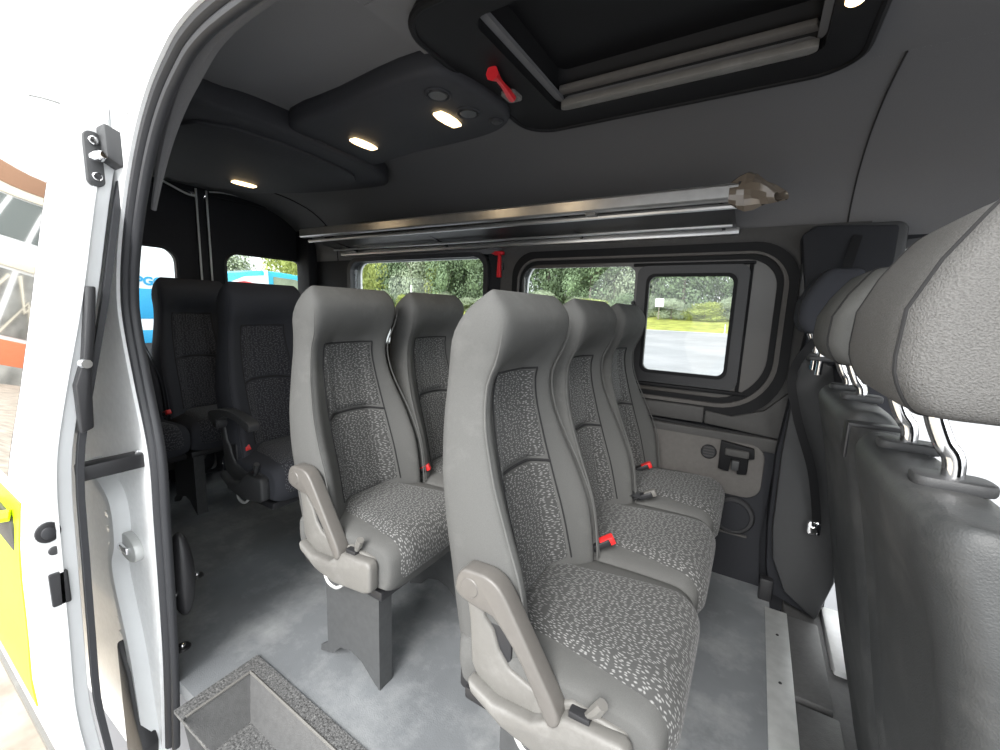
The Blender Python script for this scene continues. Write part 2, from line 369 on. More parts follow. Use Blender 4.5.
bm = bmesh.new(); box(bm, -.25, .06, 1.925, 1.94, .196, .206, .003); obj('moulding', bm, WALLP, WL)
def disc(bm, c, r, d, axis='y', n=24):
    R = {'y': Matrix.Rotation(PI/2, 4, 'X'), 'x': Matrix.Rotation(PI/2, 4, 'Y'), 'z': Matrix()}[axis]
    t = bmesh.new(); bmesh.ops.create_cone(t, cap_ends=True, segments=n, radius1=r, radius2=r, depth=d, matrix=Matrix.Translation(c) @ R)
    bmesh.ops.bevel(t, geom=[e for e in t.edges if e.calc_face_angle(0) > 1], offset=min(d*.3, r*.2), segments=1, affect='EDGES'); merge(bm, t); return bm
v_ = obj('round_vent', disc(bmesh.new(), (-.116, 1.918, .54), .030, .014), BLK, WL)
for k in range(4):
    bm = bmesh.new(); box(bm, -.136, -.096, 1.909, 1.914, .521+k*.012, .525+k*.012); obj('vent_slat', bm, WALLP, v_, smooth=0)
so = obj('speaker', disc(bmesh.new(), (.0, 1.926, .285), .080, .02, n=32), BLK, WL)
obj('speaker_grille', disc(bmesh.new(), (.0, 1.914, .285), .062, .012, n=32), WALLD, so)
# latch block (seat rail catch) on the lower panel
bm = bmesh.new(); prism(bm, [(-.075, .60), (.045, .585), (.05, .545), (.03, .54), (.03, .475), (-.005, .47), (-.01, .53), (-.03, .53), (-.035, .475), (-.075, .48)], 1.90, 1.925, 'y', .004)
lt = obj('wall_latch', bm, DBLK, WL)
bm = bmesh.new(); box(bm, -.055, .03, 1.888, 1.902, .545, .575, .004); obj('latch_lever', bm, WALLP, lt)
bm = bmesh.new(); box(bm, -.028, .0, 1.885, 1.905, .49, .53, .004); obj('latch_bolt', bm, SHELLD, lt)
# emergency hammer on the pillar
HM = thing('emergency_hammer', 'small red emergency hammer hanging upright on black pillar between the side windows', 'hammer', (-1.2, 1.935, 1.33))
bm = bmesh.new(); box(bm, -.030, .026, -.012, .012, .055, .075, .005); bmesh.ops.create_cone(bm, cap_ends=True, segments=8, radius1=.012, radius2=.001, depth=.03, matrix=Matrix.Translation((-.035, 0, .065)) @ Matrix.Rotation(-PI/2, 4, 'Y')); obj('hammer_head', bm, REDP, HM)
bm = bmesh.new(); prism(bm, [(-.006, .06), (.008, .06), (.010, 0), (.014, -.06), (-.012, -.06), (-.008, 0)], -.008, .008, 'y', .003); obj('handle', bm, REDP, HM)
bm = bmesh.new(); box(bm, -.02, .02, .006, .045, -.02, .02, .004); obj('bracket', bm, BLK, HM)
# B-pillar trim
BP = st(obj('trim_4', prism(bmesh.new(), [(.10, 1.40), (.155, 1.05), (.115, .60), (.12, .30), (.135, .12), (.165, .02), (.315, -.03), (.36, .18), (.36, 1.42), (.14, 1.43)], 1.87, 1.985, 'y', .012, 2), WALLD))
bm = bmesh.new(); prism(bm, [(.145, .99), (.13, .60), (.135, .30), (.15, .18), (.20, .06), (.31, -.02), (.345, .15), (.345, .9)], 1.845, 1.875, 'y', .012); obj('pillar_cover', bm, SHELLD, BP)
bm = bmesh.new(); prism(bm, rrect(.115, .385, 1.17, 1.432, .03), 1.88, 1.96, 'y', .01); o = obj('upper_pillar_cover', bm, SHELLD, BP)
bm = bmesh.new(); box(bm, .235, .262, 1.872, 1.89, 1.375, 1.41, .003); obj('belt_slot', bm, BLK, o)
bm = bmesh.new(); box(bm, .12, .165, 1.84, 1.88, .0, .09, .006); obj('corner_cap', bm, BLK, BP)
# driver door window ring, front side of cab
DO = st(obj('door_3', ring(bmesh.new(), rrect(.325, 1.24, -.20, 1.385, .10, 6), WD, 1.95, 2.0), RUB, smooth=0))
bm = bmesh.new(); box(bm, .33, 1.22, 1.97, 2.10, -.30, -.16, .01); box(bm, .335, .42, 1.60, 1.96, -.075, -.01, .008); st(obj('door_sill', bm, WHITE))
# cab front: dashboard, windscreen surround
bm = bmesh.new(); prism(bm, [(1.35, -.1), (1.25, .55), (1.15, .62), (1.2, .72), (1.75, .80), (1.95, .6), (1.95, -.5)], .45, 1.97, 'y', .02); st(obj('dashboard', bm, BLK))
bm = bmesh.new()
for y in (.47, 1.95): tube(bm, [(1.95, y, .7), (1.55, y, 1.25), (1.25, y, 1.60)], .04, 8)
st(obj('windscreen_pillar', bm, WALLD))
# ---- rear doors
rw_l = rrect(.50, 1.150, .68, 1.385, .08); rw_r = rrect(1.412, 1.955, .68, 1.400, .08)
st(obj('wall_rear', plate(bmesh.new(), [(.42, -.05), (2.0, -.05), (2.0, 1.83), (.42, 1.83)], [rrect(.46, 1.275, .02, 1.72, .03), rrect(1.305, 1.965, .02, 1.72, .03)], XR-.01, XR+.03, 'x'), WALLD, smooth=0))
for nm, y0, y1, w in (('door_1', .455, 1.272, rw_l), ('door_2', 1.305, 1.97, rw_r)):
    D = st(obj(nm, plate(bmesh.new(), rrect(y0, y1, .01, 1.725, .06), [w], XR-.03, XR+.012, 'x'), WALLD, smooth=0))
    bm = bmesh.new(); tube(bm, [(XR+.012, a, b) for a, b in w], .009, 6, closed=True); obj('window_seal', bm, RUB, D)
    bm = bmesh.new(); box(bm, XR-.014, XR-.010, min(a for a, b in w)-.01, max(a for a, b in w)+.01, .66, 1.41); obj('pane', bm, GLASS, D, smooth=0)
    bm = bmesh.new(); prism(bm, rrect(y0+.05, y1-.05, .08, .60, .05), XR+.01, XR+.03, 'x', .006); obj('door_card', bm, WALLP, D)
bm = bmesh.new()
for y in (1.262, 1.318): tube(bm, [(XR+.04, y, .3), (XR+.04, y, 1.74)], .0055, 6)
st(obj('trim_5', bm, WHITEG))
bm = bmesh.new(); tube(bm, catmull([(XR+.05, 1.33, 1.735), (XR+.05, 1.45, 1.75), (XR+.05, 1.75, 1.745), (XR+.05, 1.93, 1.70), (XR+.05, 1.965, 1.62)], 6), .004, 6); tube(bm, catmull([(XR+.05, 1.08, 1.745), (XR+.05, 1.2, 1.70), (XR+.05, 1.25, 1.695)], 6), .006, 6)
st(obj('trim_6', bm, WHITEG))
# corner lining at the rear end of the far wall
bm = bmesh.new(); box(bm, XR, -2.78, 1.90, 1.98, 0, 1.62, .02); st(obj('trim_7', bm, WALLD))

# ---- ceiling details
def raised(name, pts, z0, z1, m, bev, label=None):
    return prism(bmesh.new(), pts, z0, z1, 'z', bev, 3)
D1 = smooth2([(-1.50, .96), (-1.15, .91), (-.82, .89), (-.745, .96), (-.715, 1.14), (-.76, 1.25), (-.90, 1.30), (-1.2, 1.31), (-1.6, 1.32)], 4)
CD = thing('ceiling_duct_panel', 'long dark raised ceiling panel with round air nozzles and two lit lamps', 'ceiling panel', (-1.1, 1.1, 1.70))
P1 = (-1.1, 1.1, 1.70)
loc(obj('panel', raised('p', D1, 1.69, 1.76, DUCT, .02), DUCT, CD), P1)
D2 = smooth2([(-1.55, .62), (-1.47, .74), (-1.45, .90), (-1.46, 1.27), (-1.54, 1.46), (-1.66, 1.53), (-2.14, 1.44), (-2.42, 1.28), (-2.52, .94), (-2.5, .62)], 4)
CA = thing('rear_ceiling_unit', 'broad dark air-conditioning cover on the ceiling above rearmost seats with one lit lamp', 'ceiling panel', (-2.0, 1.1, 1.70))
P2 = (-2.0, 1.1, 1.70)
loc(obj('panel', raised('p', D2, 1.672, 1.76, DUCT, .022), DUCT, CA), P2)
D2b = smooth2([(-1.62, .72), (-1.56, 1.2), (-1.70, 1.40), (-2.1, 1.33), (-2.3, 1.2), (-2.38, .9), (-2.36, .72)], 4)
loc(obj('inner_cover', prism(bmesh.new(), D2b, 1.66, 1.675, 'z', .006), DUCT, CA), P2)
for (x, y, r, par, pp) in ((-.832, .986, .034, CD, P1), (-.820, 1.115, .034, CD, P1), (-.775, 1.205, .02, CD, P1), (-1.478, 1.055, .036, CD, P1)):
    bm = bmesh.new(); tube(bm, [(x+r*math.cos(a*PI/12), y+r*math.sin(a*PI/12), 1.689) for a in range(24)], .005, 6, closed=True); o = loc(obj('air_nozzle', bm, DUCT, par), pp)
    c_ = obj('nozzle_core', disc(bmesh.new(), (x, y, 1.688), r*.8, .008, 'z', 20), BLK, o)
def lamp(x, y, z, par, pp):
    pts = [(x-.016, y-.05), (x+.016, y-.05), (x+.024, y-.02), (x+.024, y+.02), (x+.016, y+.055), (x-.016, y+.055), (x-.024, y+.02), (x-.024, y-.02)]
    o = obj('lamp_lens', prism(bmesh.new(), pts, z-.008, z, 'z', .003), LAMP, par)
    if pp: loc(o, pp)
    p = bpy.data.objects.new('lamp_light', bpy.data.lights.new('lamp_light', 'AREA')); COL.objects.link(p)
    p.data.energy = .12; p.data.size = .05; p.data.color = (1, .75, .45); p.location = (x, y, z-.015)
lamp(-.90, 1.113, 1.688, CD, P1); lamp(-1.308, 1.133, 1.688, CD, P1); lamp(-2.18, 1.16, 1.658, CA, P2)
# roof hatch
RH = thing('roof_hatch', 'large black recessed roof hatch in the ceiling with pale lip and red release lever', 'hatch', (-.3, 1.1, 1.74)); P3 = (-.3, 1.1, 1.74)
hin = rrect(-.60, .062, .815, 1.295, [.04]*4)
loc(obj('hatch_frame', ring(bmesh.new(), rrect(-.750, .145, .735, 1.405, .10, 8), hin, 1.715, 1.742, 'z'), DBLK, RH, smooth=0), P3)
bm = bmesh.new(); tube(bm, [(a, b, 1.718) for a, b in rrect(-.750, .145, .735, 1.405, .10, 8)], .009, 8, closed=True); loc(obj('frame_edge', bm, DBLK, RH), P3)
bm = bmesh.new()
hb = rrect(-.575, .045, .835, 1.235, .03); hz = rrect(-.60, .062, .815, 1.295, [.04]*4)
for i in range(len(hb)):
    j = (i+1) % len(hb); bm.faces.new([bm.verts.new((*hz[i], 1.735)), bm.verts.new((*hz[j], 1.735)), bm.verts.new((*hb[j], 1.80)), bm.verts.new((*hb[i], 1.80))])
bmesh.ops.remove_doubles(bm, verts=bm.verts, dist=.0005)
loc(obj('recess_wall', bm, DBLK, RH), P3)
bm = bmesh.new(); plate(bm, hb, [], 1.80, 1.81, 'z'); loc(obj('hatch_lid', bm, DBLK, RH, smooth=0), P3)
bm = bmesh.new(); prism(bm, [(-.595, 1.297), (.05, 1.297), (.05, 1.262), (-.58, 1.262)], 1.716, 1.735, 'z', .004); loc(obj('pale_lip', bm, SHELL, RH), P3)
bm = bmesh.new(); prism(bm, [(-.59, 1.27), (.05, 1.27), (.04, 1.238), (-.58, 1.238)], 1.75, 1.765, 'z', .004); loc(obj('grey_lip', bm, WALLL, RH), P3)
o = obj('lever_plate', prism(bmesh.new(), rrect(-.70, -.655, 1.10, 1.16, .012), 1.706, 1.718, 'z', .003), SHELL, RH); loc(o, P3)
bm = bmesh.new(); tube(bm, [(-.652, .985, 1.700), (-.655, 1.02, 1.703), (-.660, 1.05, 1.703), (-.668, 1.10, 1.703), (-.672, 1.125, 1.703)], [.018, .008, .007, .011, .012], 8); obj('release_lever', bm, REDP, o)
bm = bmesh.new(); disc(bm, (.092, 1.115, 1.712), .016, .012, 'z'); loc(obj('hatch_lamp', bm, LAMP, RH), P3)

# ---- overhead shelf along the far wall
SH = thing('overhead_shelf', 'aluminium-edged overhead luggage shelf running above the side windows', 'shelf', (-1.3, 1.7, 1.5)); P4 = (-1.3, 1.7, 1.5)
bm = bmesh.new(); pr = [(-.024, -.016), (-.018, -.022), (.018, -.022), (.026, -.012), (.026, .012), (.018, .020), (-.018, .020), (-.024, .014)]
tube(bm, [(-2.48, 1.66, 1.525), (-.10, 1.62, 1.505)], 1, prof=pr, upv=(0, 0, 1)); loc(obj('front_rail', bm, ALU, SH), P4)
bm = bmesh.new(); box(bm, -.102, -.092, 1.600, 1.643, 1.478, 1.534, .003); loc(obj('rail_cap', bm, BLK, SH), P4)
bm = bmesh.new(); tube(bm, [(-2.47, 1.70, 1.487), (-.10, 1.66, 1.472)], .010, 8); loc(obj('lower_rail', bm, ALU, SH), P4)
bm = bmesh.new(); box(bm, -2.46, -.10, 1.925, 1.965, 1.425, 1.452, .004); loc(obj('wall_rail', bm, ALU, SH), P4)
bm = bmesh.new(); tube(bm, [(-2.44, 1.86, 1.452), (-.12, 1.84, 1.442)], .006, 6); loc(obj('middle_rail', bm, ALU, SH), P4)
bm = bmesh.new(); bm.faces.new([bm.verts.new(p) for p in ((-2.45, 1.69, 1.490), (-.11, 1.65, 1.480), (-.11, 1.955, 1.445), (-2.45, 1.955, 1.45))]); loc(obj('shelf_panel', bm, BLK, SH, smooth=0), P4)
for x in (-2.3, -1.55, -.75, -.16):
    bm = bmesh.new(); prism(bm, [(1.66, 1.50), (1.975, 1.43), (1.975, 1.455), (1.67, 1.52)], x, x+.012, 'x'); loc(obj('bracket', bm, BLK, SH), P4)
bm = bmesh.new(); box(bm, -.62, -.58, 1.622, 1.66, 1.474, 1.490, .002); loc(obj('price_tag', bm, SHELL, SH), P4)
bm = bmesh.new()  # crumpled film over the rail end
def film(u, v):
    a = v*2*PI; r = .034+.010*u*math.sin(4*a+u*4)+.007*math.sin(2*a-u*6); x = -.125+.145*u+.02*u*math.cos(a)
    drop = -.030*u*u; t = 1-.55*u**3
    return (x, 1.63-.02*u+r*1.05*math.cos(a)*t, 1.508+drop+r*math.sin(a)*t*(1+.5*math.sin(PI*u)))
def film2(u, v): return film(u, v)
film_o = grid('plastic_film', film2, 6, 16, BAG, SH, smooth=12); loc(film_o, P4)

# ============================================================ passenger seats
W_TAB = [(.40, .197), (.50, .201), (.58, .202), (.66, .201), (.75, .190), (.84, .170), (.93, .156), (.99, .156), (1.05, .165), (1.10, .165), (1.14, .160)]
XE = [(.40, -.215), (.50, -.225), (.61, -.245), (.70, -.282), (.80, -.328), (.88, -.355), (.955, -.358), (1.01, -.335), (1.06, -.322), (1.10, -.325), (1.14, -.345)]
XC = [(.40, -.285), (.50, -.315), (.61, -.345), (.73, -.375), (.85, -.398), (.93, -.408), (.975, -.395), (1.02, -.345), (1.06, -.320), (1.10, -.322), (1.14, -.345)]
XB = [(.40, -.390), (.50, -.405), (.60, -.420), (.70, -.440), (.83, -.465), (.93, -.468), (1.04, -.452), (1.10, -.415), (1.14, -.38)]
def WI(z): return interp([(.48, .120), (.73, .112), (.96, .094)], z)
def front(y, z):
    e = interp(XE, z); c = interp(XC, z); w = interp(W_TAB, z); a = abs(y)/w
    return -.022+c+(e-c)*(.45*sstep(.30, .62, a)+.55*sstep(.52, .97, a))
SHB = -.022
def body_pt(y, z, s):
    w = interp(W_TAB, z); a = min(1, abs(y)/w); k = (1-a**18)**(1/2.6) if a < 1 else 0
    e = interp(XE, z)-.022; b = interp(XB, z)-.022-.022*(1-a*a); mid = (e+interp(XB, z)-.022)/2
    x = (front(y, z) if s > 0 else b)
    x = mid+(x-mid)*k
    if z > 1.075:
        t = min(1, (z-1.075)/.063); q = (1-t**2.4)**.5; mid2 = -.387; x = mid2+(x-mid2)*q; y = y*(1-.16*(1-q))
    return Vector((x, y, z))
def seat_body():
    bm = bmesh.new(); zs = [.41+.665*i/34 for i in range(35)]+[1.075+.063*math.sin(PI/2*i/9) for i in range(1, 10)]
    nf, nb = 36, 16; rings = []
    for z in zs:
        w = interp(W_TAB, z); L_ = []
        for i in range(nf+1): L_.append(body_pt(w*math.sin(PI/2*(2*i/nf-1)), z, 1))
        for i in range(1, nb): L_.append(body_pt(w*math.sin(PI/2*(1-2*i/nb)), z, -1))
        rings.append([bm.verts.new(p) for p in L_])
    n = len(rings[0])
    for a, b in zip(rings, rings[1:]):
        for k in range(n): bm.faces.new([a[k], a[(k+1) % n], b[(k+1) % n], b[k]])
    bm.faces.new(rings[0]); bm.faces.new(rings[-1])
    return bm
def back_patch(z0, z1, dz0, dz1):
    def yz(u, v):
        zz = z0+(z1-z0)*v; y = WI(zz)*(2*u-1)
        return y, zz+dz0*(1-v)*(1-(2*u-1)**2)+dz1*v*(1-(2*u-1)**2)
    def fn(u, v):
        y, z = yz(u, v); edge = min(u, 1-u, v*1.5, (1-v)*1.5); h = -.004+.013*sstep(0, .10, edge)
        return (front(y, z)+h, y, z)
    return fn, yz
def cush_path(s, d=.0):
    """closed rounded rect in x-z; s=0 top rear .. s=.5 front top .. s=1"""
    top = [(-.40, .455), (-.30, .463), (-.18, .470), (-.08, .472), (-.035, .468), (-.010, .450), (.0, .425), (.0, .38), (-.012, .345), (-.04, .33), (-.20, .325), (-.38, .33), (-.41, .36), (-.415, .42)]
    return top
def seat_cushion():
    bm = bmesh.new(); P = smooth2(cush_path(0), 4); cx, cz = -.20, .40; w = .202; ys = [w*math.sin(PI/2*(2*i/24-1)) for i in range(25)]
    rings = []
    for y in ys:
        a = abs(y)/w; k = .90+.10*(1-a**6)**.5 if a < .999 else .90; kz = .70+.30*(1-a**6)**.5 if a < .999 else .70
        rings.append([bm.verts.new((cx+(x-cx)*k, y, cz+(z-cz)*kz+(.006*(1-a*a) if z > .4 else 0))) for x, z in P])
    n = len(rings[0])
    for a, b in zip(rings, rings[1:]):
        for k in range(n): bm.faces.new([a[k], b[k], b[(k+1) % n], a[(k+1) % n]])
    bm.faces.new(rings[0]); bm.faces.new(rings[-1][::-1])
    return bm
CP = catmull([(-.335, .463, 0), (-.25, .468, 0), (-.18, .472, 0), (-.08, .474, 0), (-.035, .470, 0), (-.008, .450, 0), (.003, .425, 0), (.003, .385, 0), (-.006, .358, 0)], 6)
CL = [0]
for a, b in zip(CP, CP[1:]): CL.append(CL[-1]+(b-a).length)
def cpos(v):
    d = v*CL[-1]
    for i in range(len(CP)-1):
        if d <= CL[i+1]+1e-9:
            t = (d-CL[i])/(CL[i+1]-CL[i]); p = CP[i].lerp(CP[i+1], t); tg = (CP[i+1]-CP[i]).normalized(); return p, Vector((-tg.y, tg.x))
    return CP[-1], Vector((1, 0))
def cush_patch(u, v):
    wi = .125+.045*sstep(0, .9, v); y = wi*(2*u-1); p, n = cpos(v); a = min(1, abs(y)/.202)
    edge = min(u, 1-u, v*1.5, (1-v)*1.5); h = -.003+.011*sstep(0, .09, edge)
    kz = .70+.30*(1-a**6)**.5; k = .90+.10*(1-a**6)**.5
    x = -.20+(p.x+.20)*k; z = .40+(p.y-.40)*kz+.006*(1-a*a)
    if v < .25: x -= .035*(1-(2*u-1)**2)*(1-v/.25)
    return (x+n.x*h, y, z+n.y*h)

def make_seat(aisle=True, dark=False, leg=True, arm='down'):
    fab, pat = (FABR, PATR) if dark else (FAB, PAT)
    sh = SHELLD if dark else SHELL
    T = bpy.data.objects.new('passenger_seat', None); COL.objects.link(T)
    obj('backrest', seat_body(), fab, T, 60)
    for (z0, z1, a, b, nm) in ((.485, .728, -.012, .012, 'lower_back_insert'), (.736, .962, .012, .004, 'upper_back_insert')):
        fn, yz = back_patch(z0, z1, a, b); grid(nm, fn, 16, 18, pat, T, uv=lambda u, v, yz=yz: (yz(u, v)[1], yz(u, v)[0]), smooth=60)
    bm = bmesh.new()
    def pipe(pts, r=.0022): tube(bm, pts, r, 5)
    pipe([(front(s, .732+.012*(1-(s/.112)**2))+.0015, s, .732+.012*(1-(s/.112)**2)) for s in [.112*(i/8-1) for i in range(17)]], .0035)
    for sg in (-1, 1): pipe([(front(sg*WI(z), z)+.001, sg*WI(z), z) for z in [.49+.475*i/20 for i in range(21)]])
    pipe([(front(s, .965)+.001, s, .965) for s in [.094*(i/6-1) for i in range(13)]], .0028)
    obj('seam_piping', bm, SEAM, T)
    bm = bmesh.new()
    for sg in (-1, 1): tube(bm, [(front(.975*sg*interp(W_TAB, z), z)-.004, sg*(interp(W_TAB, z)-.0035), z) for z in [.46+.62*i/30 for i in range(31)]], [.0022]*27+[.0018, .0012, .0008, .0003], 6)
    obj('edge_highlight', bm, fab, T)  # thin tubes added for the bright line of light along both side edges
    obj('cushion', seat_cushion(), fab, T, 60)
    grid('cushion_insert', cush_patch, 18, 34, pat, T, uv=lambda u, v: ((.3*(u-.5)), v*CL[-1]), smooth=60)
    bm = bmesh.new(); box(bm, -.39, -.05, -.195, .195, .300, .328, .006); obj('seat_frame', bm, FRAMEM, T)
    bm = bmesh.new(); box(bm, -.415, -.36, -.18, .18, .30, .46, .01); obj('recliner_bracket', bm, FRAMEM, T)
    if leg:
        bm = bmesh.new()
        L_ = [(-.300, .32), (-.085, .32), (-.078, .0), (-.10, .012), (-.155, .055), (-.20, .068), (-.25, .055), (-.285, .02), (-.345, .0), (-.345, .02), (-.31, .045)]
        prism(bm, L_, -.178, -.170, 'y'); box(bm, -.087, -.079, -.178, -.13, 0, .32); box(bm, -.31, -.302, -.178, -.13, .04, .32)
        obj('leg', bm, LEG, T, 30)
    if aisle:
        Y0, Y1 = -.218, -.190
        shell = [(-.385, .575), (-.350, .575), (-.338, .52), (-.318, .50), (-.305, .465), (-.280, .435), (-.235, .424), (-.205, .418), (-.175, .43), (-.155, .440), (-.060, .432), (-.052, .37), (-.075, .345), (-.20, .332), (-.28, .345), (-.345, .375), (-.365, .41), (-.372, .50)]
        S_ = obj('side_cover', prism(bmesh.new(), shell, Y0+.008, Y1, 'y', .007, 3), sh, T, 50)
        tray = [(-.36, .395), (-.30, .372), (-.22, .380), (-.16, .425), (-.060, .434), (-.048, .42), (-.050, .35), (-.075, .338), (-.20, .322), (-.28, .335), (-.35, .370)]
        obj('lower_tray', prism(bmesh.new(), tray, Y0-.018, Y0+.016, 'y', .010, 3), sh, T, 50)
        bm = bmesh.new(); box(bm, -.345, -.28, Y1-.012, Y1+.006, .42, .51, .004); obj('latch_recess', bm, BLK, T)
        if arm == 'down': ap = [(-.392, .565), (-.394, .595), (-.380, .618), (-.355, .622), (-.325, .622), (-.298, .608), (-.27, .57), (-.225, .50), (-.178, .425), (-.180, .400), (-.196, .396), (-.215, .425), (-.255, .49), (-.295, .535), (-.315, .550), (-.345, .552)]
        else: ap = [(-.40, .585), (-.415, .61), (-.40, .632), (-.30, .650), (-.20, .645), (-.12, .625), (-.115, .600), (-.13, .595), (-.20, .618), (-.29, .625), (-.35, .60)]
        A_ = obj('armrest', prism(bmesh.new(), smooth2([(a_+.010, b_+.006) for a_, b_ in ap], 3), Y0-.022, Y0+.018, 'y', .009, 3), SHELLD if dark else ARM, T, 50)
        bm = bmesh.new(); disc(bm, (-.352, Y0-.003, .594), .022, .041); obj('pivot_cap', bm, SHELLD if dark else ARM, A_)
        bm = bmesh.new(); tube(bm, [(-.135, Y0+.014, .40), (-.125, Y0+.006, .435), (-.108, Y0, .462), (-.100, Y0-.002, .478)], [.004, .006, .011, .010], 8); obj('recline_lever', bm, sh, T)
        bm = bmesh.new(); box(bm, -.155, -.118, Y0-.006, Y0+.018, .425, .4375, .002); obj('lever_slot', bm, BLK, T)
        bm = bmesh.new(); tube(bm, catmull([(-.26, Y0, .33), (-.235, Y0-.006, .308), (-.20, Y0-.004, .302), (-.17, Y0, .325)], 4), .005, 6); obj('wire_loop', bm, ALUF, T)
    return T
def add_buckle(T, x, y, z, rz=0.3, tongue=False, side=1):
    b = obj('belt_buckle', prism(bmesh.new(), rrect(-.030, .022, -.014, .014, .006, 3), -.009, .009, 'z', .003), BLK, T)
    M = Matrix.Translation((x, y, z)) @ Matrix.Rotation(rz, 4, 'Z') @ Matrix.Rotation(-.5, 4, 'Y'); b.matrix_local = M
    r = obj('release_button', prism(bmesh.new(), rrect(.018, .034, -.012, .012, .004, 3), -.0105, .0105, 'z', .002), RED if not tongue else SHELL, b)
    r2 = obj('release_button_face', prism(bmesh.new(), rrect(-.005, .03, -.011, .011, .003, 3), .008, .0115, 'z', .001), RED if not tongue else SHELL, b)
    s = bmesh.new(); box(s, -.07, -.025, -.010, .010, -.003, .003, .001); obj('buckle_stalk', s, BLK, b)
    return b

def place(proto, x, y, label, group=None, first=False, sz=1):
    o = proto if first else dup(proto); o.location = (x, y, 0); o.scale = (1, 1, sz); o['label'] = label; o['category'] = 'seat'
    if group: o['group'] = group
    return o
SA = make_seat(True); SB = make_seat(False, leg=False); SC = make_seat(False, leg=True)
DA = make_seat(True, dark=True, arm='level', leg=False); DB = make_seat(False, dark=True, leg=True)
F1, F2, F3, F4 = -.045, -.735, -1.45, -2.27
G = 'grey fabric passenger seats'
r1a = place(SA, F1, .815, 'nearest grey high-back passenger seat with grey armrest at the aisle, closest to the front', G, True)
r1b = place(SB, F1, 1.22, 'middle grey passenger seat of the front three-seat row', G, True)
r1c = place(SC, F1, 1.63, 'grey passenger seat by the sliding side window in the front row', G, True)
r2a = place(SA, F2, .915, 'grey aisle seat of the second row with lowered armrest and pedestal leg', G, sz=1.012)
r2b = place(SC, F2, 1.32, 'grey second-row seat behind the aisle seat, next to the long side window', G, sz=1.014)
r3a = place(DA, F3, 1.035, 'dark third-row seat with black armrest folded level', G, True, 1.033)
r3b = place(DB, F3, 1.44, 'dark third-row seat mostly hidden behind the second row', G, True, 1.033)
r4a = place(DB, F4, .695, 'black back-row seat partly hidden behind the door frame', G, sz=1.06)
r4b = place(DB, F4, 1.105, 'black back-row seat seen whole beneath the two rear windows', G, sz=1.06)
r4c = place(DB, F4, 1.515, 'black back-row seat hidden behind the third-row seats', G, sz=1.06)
add_buckle(r1a, -.245, .225, .492, .5); add_buckle(r1b, -.215, .205, .492, .2, True); add_buckle(r1c, -.285, .06, .492, .3)
add_buckle(r2a, -.275, .215, .492, .5); add_buckle(r3a, -.285, -.175, .480, .3); add_buckle(r4a, -.255, .195, .485, .2)
# lap belt web lying between second and third seats of the front row
bm = bmesh.new(); tube(bm, catmull([(-.345, .20, .48), (-.30, .19, .497), (-.26, .185, .492), (-.23, .19, .49)], 4), 1, prof=[(-.001, -.022), (.001, -.022), (.001, .022), (-.001, .022)], upv=(0, 0, 1)); obj('lap_belt', bm, BLK, r1b)

# ============================================================ front bench and driver seat seen from behind
def bx(z): return interp([(-.05, .355), (.216, .286), (.46, .232), (.76, .178), (.90, .148), (.96, .138)], z)
FB = thing('front_bench', 'black two-place front bench with two grey headrests on chrome posts, seen from behind', 'seat', (.3, .92, 0)); P5 = (.3, .92, 0)
def bench_back(y0, y1, ztop, m):
    bm = bmesh.new(); rings = []
    zs = [.0+(ztop-.03)*i/20 for i in range(21)]+[ztop-.03+.03*math.sin(PI/2*i/5) for i in range(1, 6)]
    yc = (y0+y1)/2; w = (y1-y0)/2
    for z in zs:
        t = max(0, (z-(ztop-.03))/.03); q = math.sqrt(max(0, 1-t*t)); th = .12 if z < .8 else .12-.03*(z-.8)/.15
        xr = bx(z)
        ring_ = []
        for k in range(40):
            a = 2*PI*k/40; c = math.cos(a); s = math.sin(a)
            yy = w*math.copysign(abs(c)**.5, c); xx = th/2*math.copysign(abs(s)**.55, s)
            rec = .012*(1-sstep(.62, .78, abs(yy)/w))*sstep(.1, .2, z)*(1-sstep(ztop-.13, ztop-.06, z)) if s < 0 else 0
            wz = 1-.10*sstep(.80, 1.0, z/ztop)**2
            ring_.append(bm.verts.new((xr+th/2+(xx+rec)*(.35+.65*q), yc+yy*wz*(1-.05*(1-q)), z)))
        rings.append(ring_)
    for a, b in zip(rings, rings[1:]):
        for k in range(40): bm.faces.new([a[k], a[(k+1) % 40], b[(k+1) % 40], b[k]])
    bm.faces.new(rings[0]); bm.faces.new(rings[-1])
    return obj('seat_back', bm, m, FB, 50)
loc(bench_back(.475, .905, .928, VINYL), P5); loc(bench_back(.925, 1.36, .945, VINYL), P5)
bm = bmesh.new(); box(bm, .40, .86, .50, 1.35, .18, .38, .03, 3); loc(obj('seat_cushion', bm, FABR, FB), P5)
bm = bmesh.new(); box(bm, .38, .84, .53, 1.33, -.03, .18, .01); loc(obj('seat_base', bm, BLK, FB), P5)
bm = bmesh.new(); box(bm, .150, .155, .90, .93, .87, .93, .002); box(bm, .15, .22, .90, .93, .925, .932, .002); loc(obj('hinge_bracket', bm, BLK, FB), P5)
